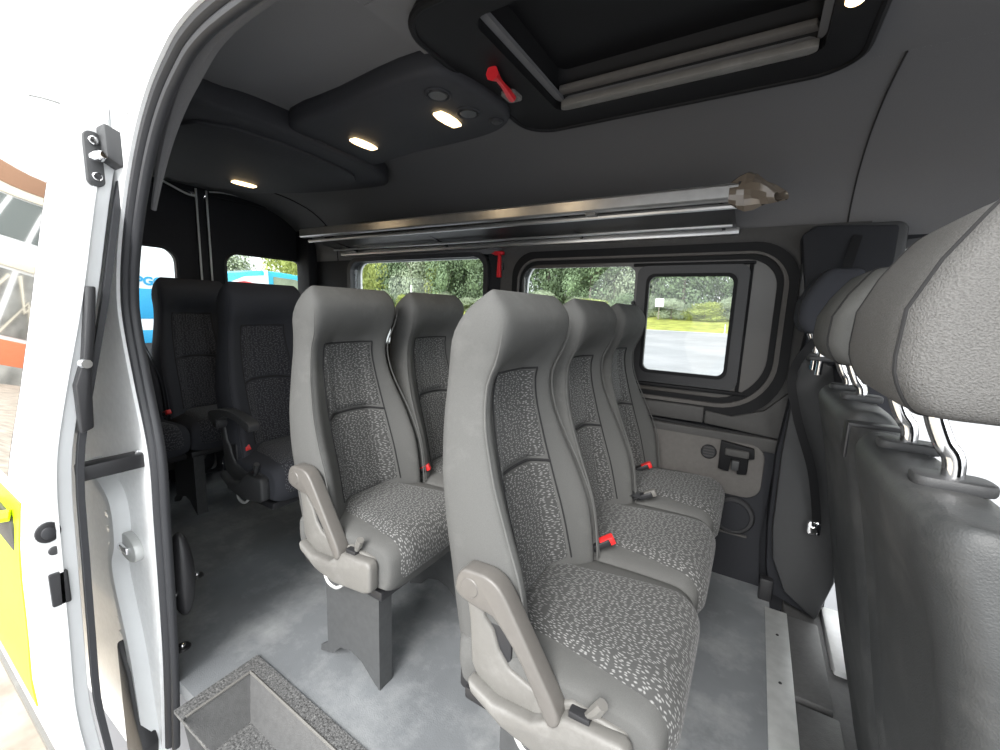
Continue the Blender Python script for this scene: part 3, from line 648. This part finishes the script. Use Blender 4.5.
def headrest(parent, pp, xb, yc, z0, z1, hw, th, m, zg=.925):
    bm = bmesh.new(); nz = 22; rings = []
    for j in range(nz+1):
        v = j/nz; a = -PI/2+PI*v; cz = (z0+z1)/2; hz = (z1-z0)/2
        z = cz+hz*math.copysign(abs(math.sin(a))**.42, math.sin(a)); q = max(.02, math.cos(a))**.30
        xo = .045*sstep(.35, 1, (z-z0)/(z1-z0))**1.5+.010*(1-sstep(0, .25, (z-z0)/(z1-z0)))
        R_ = []
        for k in range(48):
            b = 2*PI*k/48; c = math.cos(b); s = math.sin(b)
            R_.append(bm.verts.new((xb+th/2+xo+th/2*q*math.copysign(abs(s)**.42, s), yc+hw*(.86+.14*q)*(math.copysign(abs(c)**.34, c))*(q**.25), z)))
        rings.append(R_)
    for A_, B_ in zip(rings, rings[1:]):
        for k in range(48): bm.faces.new([A_[k], A_[(k+1) % 48], B_[(k+1) % 48], B_[k]])
    bm.faces.new(rings[0]); bm.faces.new(rings[-1])
    H = obj('headrest', bm, m, parent, 70); loc(H, pp)
    # seams that run round both end gussets
    for sg in (-1, 1):
        s_ = bmesh.new(); pts = []
        for j in range(1, nz):
            r = rings_co(xb, yc, z0, z1, hw, th, j/nz, sg, -1); pts.append(r)
        for j in range(nz-1, 0, -1): pts.append(rings_co(xb, yc, z0, z1, hw, th, j/nz, sg, 1))
        tube(s_, pts, .0022, 5, closed=True); obj('gusset_seam', s_, SEAM, H)
    for dy in (-.078, .078):
        p = bmesh.new(); tube(p, catmull([(xb+.055, yc+dy, z0+.04), (xb+.054, yc+dy, z0+.005), (xb+.066, yc+dy, z0-.030), (xb+.078, yc+dy, z0-.055), (xb+.078, yc+dy, z0-.13)], 5), .0095, 14); o = obj('headrest_post', p, CHR, H)
        g = bmesh.new(); prism(g, rrect(xb+.045, xb+.112, yc+dy-.020, yc+dy+.020, .014, 4), zg, zg+.014, 'z', .004); obj('post_guide', g, SHELLD, H)
    return H
def rings_co(xb, yc, z0, z1, hw, th, v, sg, sx):
    a = -PI/2+PI*v; cz = (z0+z1)/2; hz = (z1-z0)/2
    z = cz+hz*math.copysign(abs(math.sin(a))**.42, math.sin(a)); q = max(.02, math.cos(a))**.30
    xo = .045*sstep(.35, 1, (z-z0)/(z1-z0))**1.5+.010*(1-sstep(0, .25, (z-z0)/(z1-z0)))
    b = .95; c = math.cos(b); s = math.sin(b)
    return (xb+th/2+xo+sx*th/2*q*s**.42*1.01, yc+sg*hw*(.86+.14*q)*c**.34*(q**.25), z)
headrest(FB, P5, .120, .705, 1.006, 1.224, .150, .14, HEAD)
headrest(FB, P5, .118, 1.175, 1.015, 1.205, .145, .13, FAB, .942)
DS = thing('driver_seat', 'dark driver seat with black headrest beyond the front bench', 'seat', (.4, 1.68, 0)); P6 = (.4, 1.68, 0)
bm = bmesh.new(); prism(bm, [(.42, .20), (.36, .5), (.27, .80), (.24, .95), (.27, .98), (.33, .96), (.40, .75), (.48, .42), (.5, .2)], 1.48, 1.87, 'y', .025, 3); loc(obj('backrest', bm, FABR, DS), P6)
bm = bmesh.new(); box(bm, .46, .95, 1.47, 1.88, .22, .40, .03, 3); loc(obj('cushion', bm, FABR, DS), P6)
bm = bmesh.new(); box(bm, .62, .90, 1.52, 1.84, -.035, .24, .01); loc(obj('seat_base', bm, BLK, DS), P6)
headrest(DS, P6, .105, 1.745, 1.06, 1.262, .115, .12, FABR, .975)
# driver's belt
BT = thing('seat_belt', 'black seat belt strap with steel anchor beside the dark pillar trim', 'seat belt', (.26, 1.83, .36)); P7 = (.26, 1.83, .36)
bm = bmesh.new(); tube(bm, catmull([(.255, 1.865, 1.39), (.20, 1.80, 1.10), (.125, 1.76, .93), (.15, 1.75, .78), (.22, 1.77, .58), (.262, 1.81, .38)], 6), 1, prof=[(-.0012, -.013), (.0012, -.013), (.0012, .013), (-.0012, .013)], upv=(0, 1, .2)); loc(obj('webbing', bm, DBLK, BT), P7)
bm = bmesh.new(); prism(bm, rrect(.235, .275, .335, .385, .012), 1.80, 1.822, 'y', .003); disc(bm, (.255, 1.795, .355), .012, .012); loc(obj('anchor', bm, CHR, BT), P7)

# ============================================================ door opening: seal, pillar, open sliding door
seal = [(-1.38, -.24), (-1.335, .05), (-1.315, .27), (-1.30, .51), (-1.29, .70), (-1.335, .885), (-1.362, 1.00), (-1.368, 1.09), (-1.335, 1.20), (-1.268, 1.324), (-1.19, 1.43), (-1.11, 1.506), (-1.03, 1.555), (-.945, 1.588), (-.80, 1.603), (-.4, 1.61), (.1, 1.61), (.22, 1.58), (.28, 1.48), (.30, 1.3), (.30, .3), (.30, -.24)]
sl = catmull([(x, .415, z) for x, z in seal], 5)
SE = st(obj('door_seal', tube(bmesh.new(), sl, 1, prof=[(math.cos(a*PI/5)*.014-.010, math.sin(a*PI/5)*.012) for a in range(10)], upv=(0, -1, 0)), RUB))
def offs(pts, d):
    out = []
    for i, p in enumerate(pts):
        a = pts[max(0, i-1)]; b = pts[min(len(pts)-1, i+1)]; t = (b-a).normalized(); out.append(Vector((p.x-t.z*d, p.y, p.z+t.x*d)))
    return out
bm = bmesh.new(); tube(bm, [Vector((p.x, .432, p.z)) for p in offs(sl, -.018)], 1, prof=[(math.cos(a*PI/5)*.011, math.sin(a*PI/5)*.010) for a in range(10)], upv=(0, -1, 0)); obj('seal_lip', bm, RUB, SE)
# inner reveal: dark trim from the seal inward to the lining
bm = bmesh.new(); A_ = offs(sl, -.018); B_ = offs(sl, .0)
rows = [[bm.verts.new((p.x, .425, p.z)) for p in A_], [bm.verts.new((p.x, .45, p.z)) for p in offs(sl, .10 )], [bm.verts.new((p.x, .47, p.z)) for p in offs(sl, .16)]]
for a, b in zip(rows, rows[1:]):
    for k in range(len(a)-1): bm.faces.new([a[k], a[k+1], b[k+1], b[k]])
obj('reveal', bm, DUCT, SE, 60)
# light inner grab moulding along the upper edge
bm = bmesh.new(); q = [p for p in offs(sl, .030) if p.x < -.5 and p.z > 1.30]; tube(bm, [Vector((p.x, .475, p.z)) for p in q], [.006+.014*min(1, 2.2*i/len(q)) for i in range(len(q))], 8); obj('reveal_moulding', bm, CEIL, SE)
# body side panel (outside), with door hole
oh = [(p.x, p.z) for p in offs(sl, .004)]
hole = oh
bm = bmesh.new()
outer = [(XR-.05, -.42), (-1.42, -.42)]+[(x, z) for x, z in hole]+[(.34, -.42), (.50, -.42), (.50, 1.75), (XR-.05, 1.75)]
plate(bm, outer, [], .405, .425)
WR = st(obj('wall_right', bm, WHITE, smooth=0))
bm = bmesh.new(); plate(bm, [(XR, -.04), (-1.40, -.04)]+[(p.x, min(p.z, 1.66)) for p in offs(sl, .15) if p.x < -1.2 and p.z > -.04]+[(-1.2, 1.66), (XR, 1.66)], [rrect(-2.55, -1.75, .85, 1.38, .08)], .47, .485); obj('inner_lining', bm, WALLD, WR, smooth=0)
# pillar relief: flange with welded ridge
bm = bmesh.new(); rid = catmull([(-1.62, .385, .62), (-1.47, .388, .55), (-1.46, .388, .42), (-1.50, .388, .32), (-1.44, .388, .10), (-1.42, .388, -.05), (-1.40, .388, -.25)], 6)
tube(bm, rid, 1, prof=[(-.02, -.012), (.0, -.012), (.018, .0), (.018, .03), (-.02, .03)], upv=(0, -1, 0)); obj('pillar_flange', bm, WHITEG, WR)
bm = bmesh.new()
for k in range(14):
    z = .55-.05*k; box(bm, -1.60, -1.50, .392, .406, z, z+.018, .003)
obj('weld_ridges', bm, WHITE, WR)
# striker emblem, guide rail, buffer, pillar bolt
o = obj('door_striker', prism(bmesh.new(), smooth2([(-1.495, .415), (-1.45, .448), (-1.40, .445), (-1.365, .42), (-1.375, .385), (-1.43, .372), (-1.48, .385)], 3), .385, .406, 'y', .004), ALUF, WR)
bm = bmesh.new(); box(bm, -1.475, -1.40, .376, .388, .40, .42, .004); obj('striker_bar', bm, CHR, o)
bm = bmesh.new(); box(bm, -2.4, -1.85, .375, .410, .655, .70, .006); box(bm, -1.345, -1.300, .285, .412, .668, .706, .006); gr = obj('guide_rail', bm, BLK, WR)
bm = bmesh.new(); box(bm, -2.4, -1.86, .368, .378, .668, .676, .002); obj('rail_lip', bm, SHELLD, gr)
bm = bmesh.new(); disc(bm, (-1.322, .40, .708), .008, .008, 'z'); obj('rail_screw', bm, CHR, gr)
bm = bmesh.new(); prism(bm, [(.378, 1.47), (.42, 1.455), (.422, 1.40), (.405, 1.385), (.378, 1.40)], -1.30, -1.25, 'x', .004); obj('rubber_buffer', bm, SHELLD, WR)
bm = bmesh.new(); disc(bm, (-1.205, .398, 1.50), .013, .016); obj('pillar_bolt', bm, CHR, WR)
bm = bmesh.new(); prism(bm, [(-1.50, .10), (-1.44, .02), (-1.42, -.12), (-1.38, -.2), (-1.40, -.3), (-1.52, -.3)], .36, .40, 'y', .006); obj('lower_bracket', bm, BLK, WR)

# open sliding door (slid back outside the body)
outp = [(.42, 1.78), (.402, 1.70), (.364, 1.498), (.323, 1.303), (.285, 1.087), (.246, .872), (.212, .701), (.191, .523), (.185, .331), (.180, .206), (.186, .10), (.200, -.02), (.225, -.20)]
innp = [(.47, 1.78), (.458, 1.74), (.436, 1.548), (.390, 1.318), (.349, 1.09), (.300, .863), (.273, .704), (.264, .485), (.258, .30), (.253, .115), (.262, -.04), (.270, -.20)]
OP = smooth2(outp, 4, False); IP = smooth2(innp, 4, False)
SD = thing('sliding_door', 'white sliding side door with yellow band, slid open to the rear, seen edge-on', 'van door', (-1.8, .25, -.2)); P8 = (-1.8, .25, -.2)
def yo(z):
    for (a, b), (c, d) in zip(OP, OP[1:]):
        if d <= z <= b: return a+(c-a)*(b-z)/(b-d)
    return OP[-1][0]
bm = bmesh.new(); prism(bm, OP+IP[::-1], -2.70, -1.30, 'x', .004); loc(obj('door_shell', bm, WHITEG, SD, 30), P8)
def skin(name, x0, x1, z0, z1, off, m, n=24, parent=SD):
    bm = bmesh.new(); R_ = []
    for i in range(n+1):
        z = z1+(z0-z1)*i/n; y = yo(z); R_.append([bm.verts.new((x0, y-off, z)), bm.verts.new((x1, y-off, z)), bm.verts.new((x0, y+.002, z)), bm.verts.new((x1, y+.002, z))])
    for a, b in zip(R_, R_[1:]):
        bm.faces.new([a[0], a[1], b[1], b[0]]); bm.faces.new([a[1], a[3], b[3], b[1]]); bm.faces.new([a[0], a[2], b[2], b[0]])
    bm.faces.new([R_[0][0], R_[0][1], R_[0][3], R_[0][2]]); bm.faces.new([R_[-1][0], R_[-1][1], R_[-1][3], R_[-1][2]])
    o = obj(name, bm, m, parent, 30); return loc(o, P8) if parent is SD else o
skin('outer_skin', -2.70, -1.305, -.19, 1.76, .006, WHITE)
skin('yellow_band', -2.70, -1.345, .14, .64, .0085, YEL)
skin('rubbing_strip', -2.70, -1.312, -.06, .03, .014, SHELL)
skin('sill_strip', -2.70, -1.312, -.19, -.12, .010, SHELLD)
skin('window_glass', -2.62, -1.47, .67, 1.64, .0068, DGLASS)
# edge details on the door's leading edge (plane x = -1.30)
bm = bmesh.new(); tube(bm, catmull([(-1.295, a+.012, b) for a, b in innp], 3), 1, prof=[(-.010, -.006), (.006, -.006), (.006, .006), (-.010, .006)], upv=(1, 0, 0)); loc(obj('edge_seal', bm, RUB, SD), P8)
bm = bmesh.new(); tube(bm, catmull([(-1.297, a-.030, b) for a, b in innp], 3), 1, prof=[(-.006, -.003), (.006, -.003), (.006, .003), (-.006, .003)], upv=(1, 0, 0)); loc(obj('pressed_ridge', bm, WHITE, SD), P8)
o = loc(obj('locating_bolt_plate', prism(bmesh.new(), rrect(.352, .382, 1.34, 1.455, .013), -1.30, -1.285, 'x', .003), SHELLD, SD), P8)
bm = bmesh.new(); tube(bm, [(-1.29, .367, 1.40), (-1.262, .370, 1.402), (-1.245, .372, 1.402)], [.012, .012, .007], 10); obj('locating_pin', bm, CHR, o)
for z in (1.36, 1.435):
    bm = bmesh.new(); disc(bm, (-1.282, .367, z), .009, .008, 'x', 12); obj('bolt', bm, CHR, o)
o = loc(obj('latch_plate', prism(bmesh.new(), [(.328, 1.12), (.342, 1.12), (.333, 1.02), (.318, .92), (.312, .80), (.290, .79), (.290, .90), (.308, .96)], -1.30, -1.27, 'x', .004), BLK, SD), P8)
bm = bmesh.new(); tube(bm, [(-1.27, .305, .95), (-1.25, .307, .95)], .010, 10); obj('latch_claw', bm, CHR, o)
def oval(y, z, ry, rz_): return [(y+ry*math.cos(a*PI/10), z+rz_*math.sin(a*PI/10)) for a in range(20)]
o = loc(obj('round_rubber_plug', prism(bmesh.new(), oval(.222, .575, .021, .024), -1.30, -1.292, 'x', .003), BLK, SD), P8)
obj('plug_centre', prism(bmesh.new(), oval(.222, .575, .012, .014), -1.295, -1.288, 'x', .003), RUB, o)
loc(obj('small_plug', prism(bmesh.new(), oval(.228, .528, .010, .010), -1.30, -1.293, 'x', .002), SHELLD, SD), P8)
loc(obj('contact_plate', prism(bmesh.new(), rrect(.213, .244, .395, .475, .004), -1.30, -1.291, 'x', .002), BLK, SD), P8)
# outside handle
bm = bmesh.new(); zz = .56; tube(bm, catmull([(-1.40, yo(.60)-.012, .60), (-1.42, yo(.6)-.040, .60), (-1.50, yo(.6)-.045, .59), (-1.60, yo(.58)-.035, .58)], 5), .014, 8); loc(obj('door_handle', bm, YEL, SD), P8)
bm = bmesh.new(); prism(bm, rrect(-1.60, -1.38, .50, .60, .04), yo(.56)-.012, yo(.56)-.004, 'y', .002); loc(obj('handle_recess', bm, SHELLD, SD), P8)

# ============================================================ outdoors
GZ = -.62
GR = mat('pale_asphalt', (.24, .245, .255), .85, noise=.1, nscale=.5, wear=((.30, .30, .31), .15, .45, .6))
TAN = mat('tan_gravel', (.40, .35, .29), .95, noise=.3, nscale=6, bump=.5, bscale=30)
GRASS = mat('yellow_green_grass', (.28, .30, .06), .95, noise=.35, nscale=.8)
LEAF = mat('green_leaves', (.17, .24, .13), .8, noise=.5, nscale=.6)
LEAFY = mat('yellow_green_leaves', (.40, .46, .12), .8, noise=.4, nscale=.6)
LEAFP = mat('pale_green_leaves', (.34, .40, .27), .8, noise=.4, nscale=.6)
BARK = mat('grey_bark', (.22, .19, .16), .9, noise=.3, nscale=4)
bm = bmesh.new(); plate(bm, [(-130, -120), (110, -120), (110, 52), (-130, 52)], [], GZ-.1, GZ, 'z'); st(obj('ground', bm, GR, smooth=0))
bm = bmesh.new(); plate(bm, [(-60, -40), (-1.2, -40), (-1.2, .30), (-8, .6), (-60, 2)], [], GZ, GZ+.006, 'z'); st(obj('gravel_ground', bm, TAN, smooth=0))
def verge(u, v): 
    x = -130+240*u; y = 52+40*v; return (x, y, GZ+.02+3.6*v+.15*math.sin(x*.3)*v)
st(grid('grass_verge', verge, 60, 8, GRASS, smooth=60))
def crown_mesh(name, n, seed, blobs, lf, m):
    R = random.Random(seed); vs = []; fs = []
    cen = []
    for i in range(blobs):
        a = R.uniform(0, 2*PI); h = R.uniform(.15, .95); r = .42*math.sin(PI*min(.95, h*.8+.12)); cen.append((Vector((r*math.cos(a)*R.uniform(.3, 1), r*math.sin(a)*R.uniform(.3, 1), h)), R.uniform(.13, .24)))
    for i in range(n):
        c, r = R.choice(cen); d = Vector((R.gauss(0, 1), R.gauss(0, 1), R.gauss(0, 1))).normalized(); p = c+d*r*R.uniform(.65, 1.05)
        nn = (d+Vector((R.uniform(-.6, .6), R.uniform(-.6, .6), R.uniform(-.2, .8)))).normalized(); t = nn.orthogonal().normalized(); b = nn.cross(t); s = lf*R.uniform(.6, 1.3)
        k = len(vs); vs += [p-t*s*.5, p+b*s*.35, p+t*s*.5, p-b*s*.35]; fs.append((k, k+1, k+2, k+3))
    me = bpy.data.meshes.new(name); me.from_pydata(vs, [], fs); me.materials.append(m); return me
CM = [crown_mesh('crown', 11000, s, 26, .030, m) for s, m in ((1, LEAF), (2, LEAFP), (3, LEAFY), (4, LEAF))]
def trunk_mesh():
    bm = bmesh.new(); tube(bm, [(0, 0, -.02), (.01, 0, .3), (0, .01, .75)], [.022, .016, .006], 8)
    for k in range(5):
        a = k*1.3; tube(bm, [(0, 0, .3+.07*k), (.18*math.cos(a), .18*math.sin(a), .5+.07*k)], [.008, .003], 5)
    me = bpy.data.meshes.new('trunk'); bm.to_mesh(me); bm.free(); me.materials.append(BARK); return me
TM = trunk_mesh()
def tree(x, y, h, wd, k, label, group=None, z=None):
    t = thing('tree', label, 'tree', (x, y, GZ if z is None else z), random.uniform(0, 6), group); t.scale = (wd, wd, h)
    for nm, me in (('crown', CM[k]), ('trunk', TM)):
        o = bpy.data.objects.new(nm, me); COL.objects.link(o); o.parent = t
    return t
GT = 'trees beyond the road, seen through the side windows'
lab = ['tree with dark green crown in the wood seen through side windows', 'tree with pale green crown in the wood seen through side windows', 'tree with yellowish crown in the wood seen through side windows', 'tree with dark green crown in the wood seen through side windows']
for i in range(52):
    x = -100+i*2.3+random.uniform(-1, 1); y = 72+random.uniform(-2, 7)+(5 if i % 2 else 0); k = random.choice([0, 0, 1, 1, 3, 2] if x < -20 else [0, 1, 1, 3])
    tree(x*1.15, y, random.uniform(14, 19), random.uniform(10, 13), k, lab[k], GT, z=GZ+1.4)
for i in range(26):
    x = -90+i*4.2+random.uniform(-1.5, 1.5); k = random.choice([0, 1, 2])
    b = tree(x, 66+random.uniform(-1, 2), random.uniform(2.6, 4.2), random.uniform(5, 7), k, ['dark green bush at the edge of the grass verge', 'pale green bush at the edge of the grass verge', 'yellowish bush at the edge of the grass verge'][k], 'bushes along the verge', z=GZ+1.0)
    b['category'] = 'bush'; b.name = 'bush'
for x, h in ((-50, 8.5), (-31, 9)):
    bm = bmesh.new(); tube(bm, [(0, 0, 0), (0, 0, h*.62)], .14, 8)
    t = tag(obj('lamp_post', bm, WHITE), ('thin white post farther left' if x < -40 else 'thin white post farther right')+' before the trees, through the long side window', 'post'); t.location = (x, 53, GZ)
bm = bmesh.new(); box(bm, -.5, .5, -.04, .04, 1.6, 2.6, .02); sg = tag(obj('white_sign', bm, WHITE), 'small white square sign board on a post before the wood, through sliding window', 'sign')
bm = bmesh.new(); tube(bm, [(0, 0, 0), (0, 0, 1.7)], .06, 6); obj('post', bm, BARK, sg); sg.location = (-10.6, 55, GZ+1.2)
bm = bmesh.new(); tube(bm, [(0, 0, 0), (0, 0, 1.0)], .05, 8); t = tag(obj('marker_post', bm, WHITE), 'short white marker post at road edge, through the sliding window', 'post'); t.location = (-2.9, 51, GZ)

# buses behind the van
BLUE = mat('bright_blue_paint', (.02, .30, .55), .4); BW = mat('bus_white_paint', (.78, .82, .84), .4)
BLUE2 = mat('turquoise_blue_paint', (.03, .42, .60), .4)
BUS = thing('blue_white_bus', 'white bus with blue lower panels and dark blue lettering, through left rear window', 'bus', (-14, 4.5, GZ))
bm = bmesh.new(); box(bm, -2.2, 0, -3.0, 1.28, .45, 3.1, .12, 3); obj('body', bm, BW, BUS)
for k in range(3):
    bm = bmesh.new(); box(bm, -.02, .015, -2.9+1.35*k, -1.68+1.35*k, 1.15+.1*(k % 2), 1.95, .01); obj('blue_panel', bm, BLUE, BUS)
bm = bmesh.new(); box(bm, -.02, .012, -2.9, 1.2, .5, .85, .01); obj('blue_skirt', bm, BLUE, BUS)
for y in (-2.2, .3):
    bm = bmesh.new(); disc(bm, (-.15, y, .45), .45, .3, 'x', 24); obj('wheel', bm, RUB, BUS)
def text(s, size, m, loc_, rot, parent=None, name='lettering', ext=.004):
    cu = bpy.data.curves.new(name, 'FONT'); cu.body = s; cu.offset = .012; cu.size = size; cu.extrude = ext; o0 = bpy.data.objects.new(name, cu); COL.objects.link(o0)
    me = bpy.data.meshes.new_from_object(o0); bpy.data.objects.remove(o0); me.materials.clear(); me.materials.append(m)
    o = bpy.data.objects.new(name, me); COL.objects.link(o); o.location = loc_; o.rotation_euler = rot
    if parent: o.parent = parent
    return o
text('APPGO.', .30, BLUE, (.014, -.30, 2.05), (PI/2, 0, PI/2), BUS)
BU2 = thing('turquoise_bus', 'turquoise-roofed bus with white pillar and red stripe, through right rear window', 'bus', (-14, 8.2, GZ))
bm = bmesh.new(); prism(bm, smooth2([(-1.7, .5), (-1.65, 2.3), (-.9, 2.62), (-.2, 2.72), (.9, 2.66), (1.4, 2.45), (1.5, .5)], 4), -6, 0, 'x', .05); obj('body', bm, BLUE2, BU2)
bm = bmesh.new(); prism(bm, [(-1.5, 1.3), (-1.45, 2.22), (-.9, 2.48), (-.15, 2.58), (-.15, 1.3)], -.02, .02, 'x'); obj('windscreen', bm, BW, BU2)
bm = bmesh.new(); prism(bm, [(.05, 1.3), (.05, 2.55), (.85, 2.5), (1.3, 2.3), (1.35, 1.3)], -.02, .02, 'x'); obj('windscreen', bm, LEAFP, BU2)
bm = bmesh.new(); prism(bm, [(-.20, .6), (-.26, 2.72), (-.16, 2.74), (-.10, .6)], -.02, .06, 'x'); obj('pillar', bm, BW, BU2)
bm = bmesh.new(); prism(bm, smooth2([(-1.3, 2.2), (-.9, 2.34), (-.45, 2.2), (-.9, 2.12)], 3), .0, .05, 'x'); obj('red_stripe', bm, RED, BU2)
bm = bmesh.new(); box(bm, -5.8, -.2, -1.5, 1.4, .25, .6, .05); obj('chassis', bm, BLK, BU2)
for y in (-1.2, 1.1):
    bm = bmesh.new(); disc(bm, (-.4, y, .45), .45, .3, 'y', 24); obj('wheel', bm, RUB, BU2)
for i, (x, y, h, w, k) in enumerate(((-26, 18.5, 9.5, 8, 2), (-30, 23, 10, 9, 2), (-32, 15.6, 5.2, 5, 1), (-40, 30, 11, 10, 2))):
    tree(x, y, h, w, k, ['bright yellow-green tree nearest the turquoise bus, through the right rear window', 'bright yellow-green tree right of the turquoise bus, through right rear window', 'small pale tree left of the turquoise bus, through right rear window', 'distant yellow-green tree behind the turquoise bus'][i])
# shop front whose reflection shows in the sliding door's glass
BRN = mat('brown_timber', (.36, .20, .12), .7, noise=.15); CRM = mat('cream_trim', (.75, .70, .58), .6); SHG = mat('shop_glass', (.16, .18, .17), .1); ORG = mat('orange_tiles', (.70, .22, .10), .7, noise=.1); TYR = mat('grey_goods', (.30, .30, .28), .7, noise=.5, nscale=3)
SHP = thing('shop_front', 'white-gabled shop front with brown fascia and large panes, mirrored in door glass', 'building', (-21, -3.6, GZ)); SHP.scale = (1, 1.5, 2.4)
Rx = (PI/2, 0, PI/2)
bm = bmesh.new(); prism(bm, [(-6, 0), (6, 0), (6, 2.95), (3.2, 3.2), (0, 4.3), (-3.2, 3.1), (-6, 3.0)], -4, 0, 'x'); obj('wall', bm, WHITE, SHP, 0)
bm = bmesh.new(); box(bm, 0, .10, -6, 6, 2.62, 2.86, .01); obj('fascia', bm, BRN, SHP)
bm = bmesh.new(); box(bm, 0, .08, -6, 6, 2.50, 2.62, .01); obj('cream_band', bm, CRM, SHP)
bm = bmesh.new(); box(bm, 0, .06, -6, 6, 1.60, 1.86, .01); obj('white_band', bm, BW, SHP)
bm = bmesh.new(); box(bm, 0, .10, -6, 6, 1.50, 1.60, .01); obj('tan_band', bm, CRM, SHP)
bm = bmesh.new(); box(bm, 0, .12, -6, 6, .22, .55, .01); obj('orange_plinth', bm, ORG, SHP)
bm = bmesh.new(); box(bm, 0, .14, -6, 6, 0, .22, .01); obj('dark_plinth', bm, TYR, SHP)
for k in range(18):
    y0 = -6+.66*k
    bm = bmesh.new(); box(bm, 0, .03, y0+.04, y0+.60, 1.90, 2.48, .005); obj('pane', bm, SHG, SHP)
    bm = bmesh.new(); box(bm, 0, .03, y0+.04, y0+.60, .60, 1.46, .005); obj('goods_window', bm, TYR, SHP)
    bm = bmesh.new(); tube(bm, [(.06, y0+.08, 1.40), (.08, y0+.32, .95), (.06, y0+.58, 1.42)], .03, 6); tube(bm, [(.06, y0+.08, .62), (.08, y0+.32, 1.1), (.06, y0+.58, .62)], .025, 6); obj('folding_lattice', bm, CRM, SHP)

bm = bmesh.new(); tube(bm, [(.03, -3.2, 3.12), (.03, 0, 4.32), (.03, 3.2, 3.22)], .012, 6); obj('gable_trim', bm, TYR, SHP)
sg2 = text('2L', .75, TYR, (.04, .35, 2.92), (PI/2, 0, PI/2), SHP, 'gable_lettering'); sg2.scale = (-.8, .45, 1)
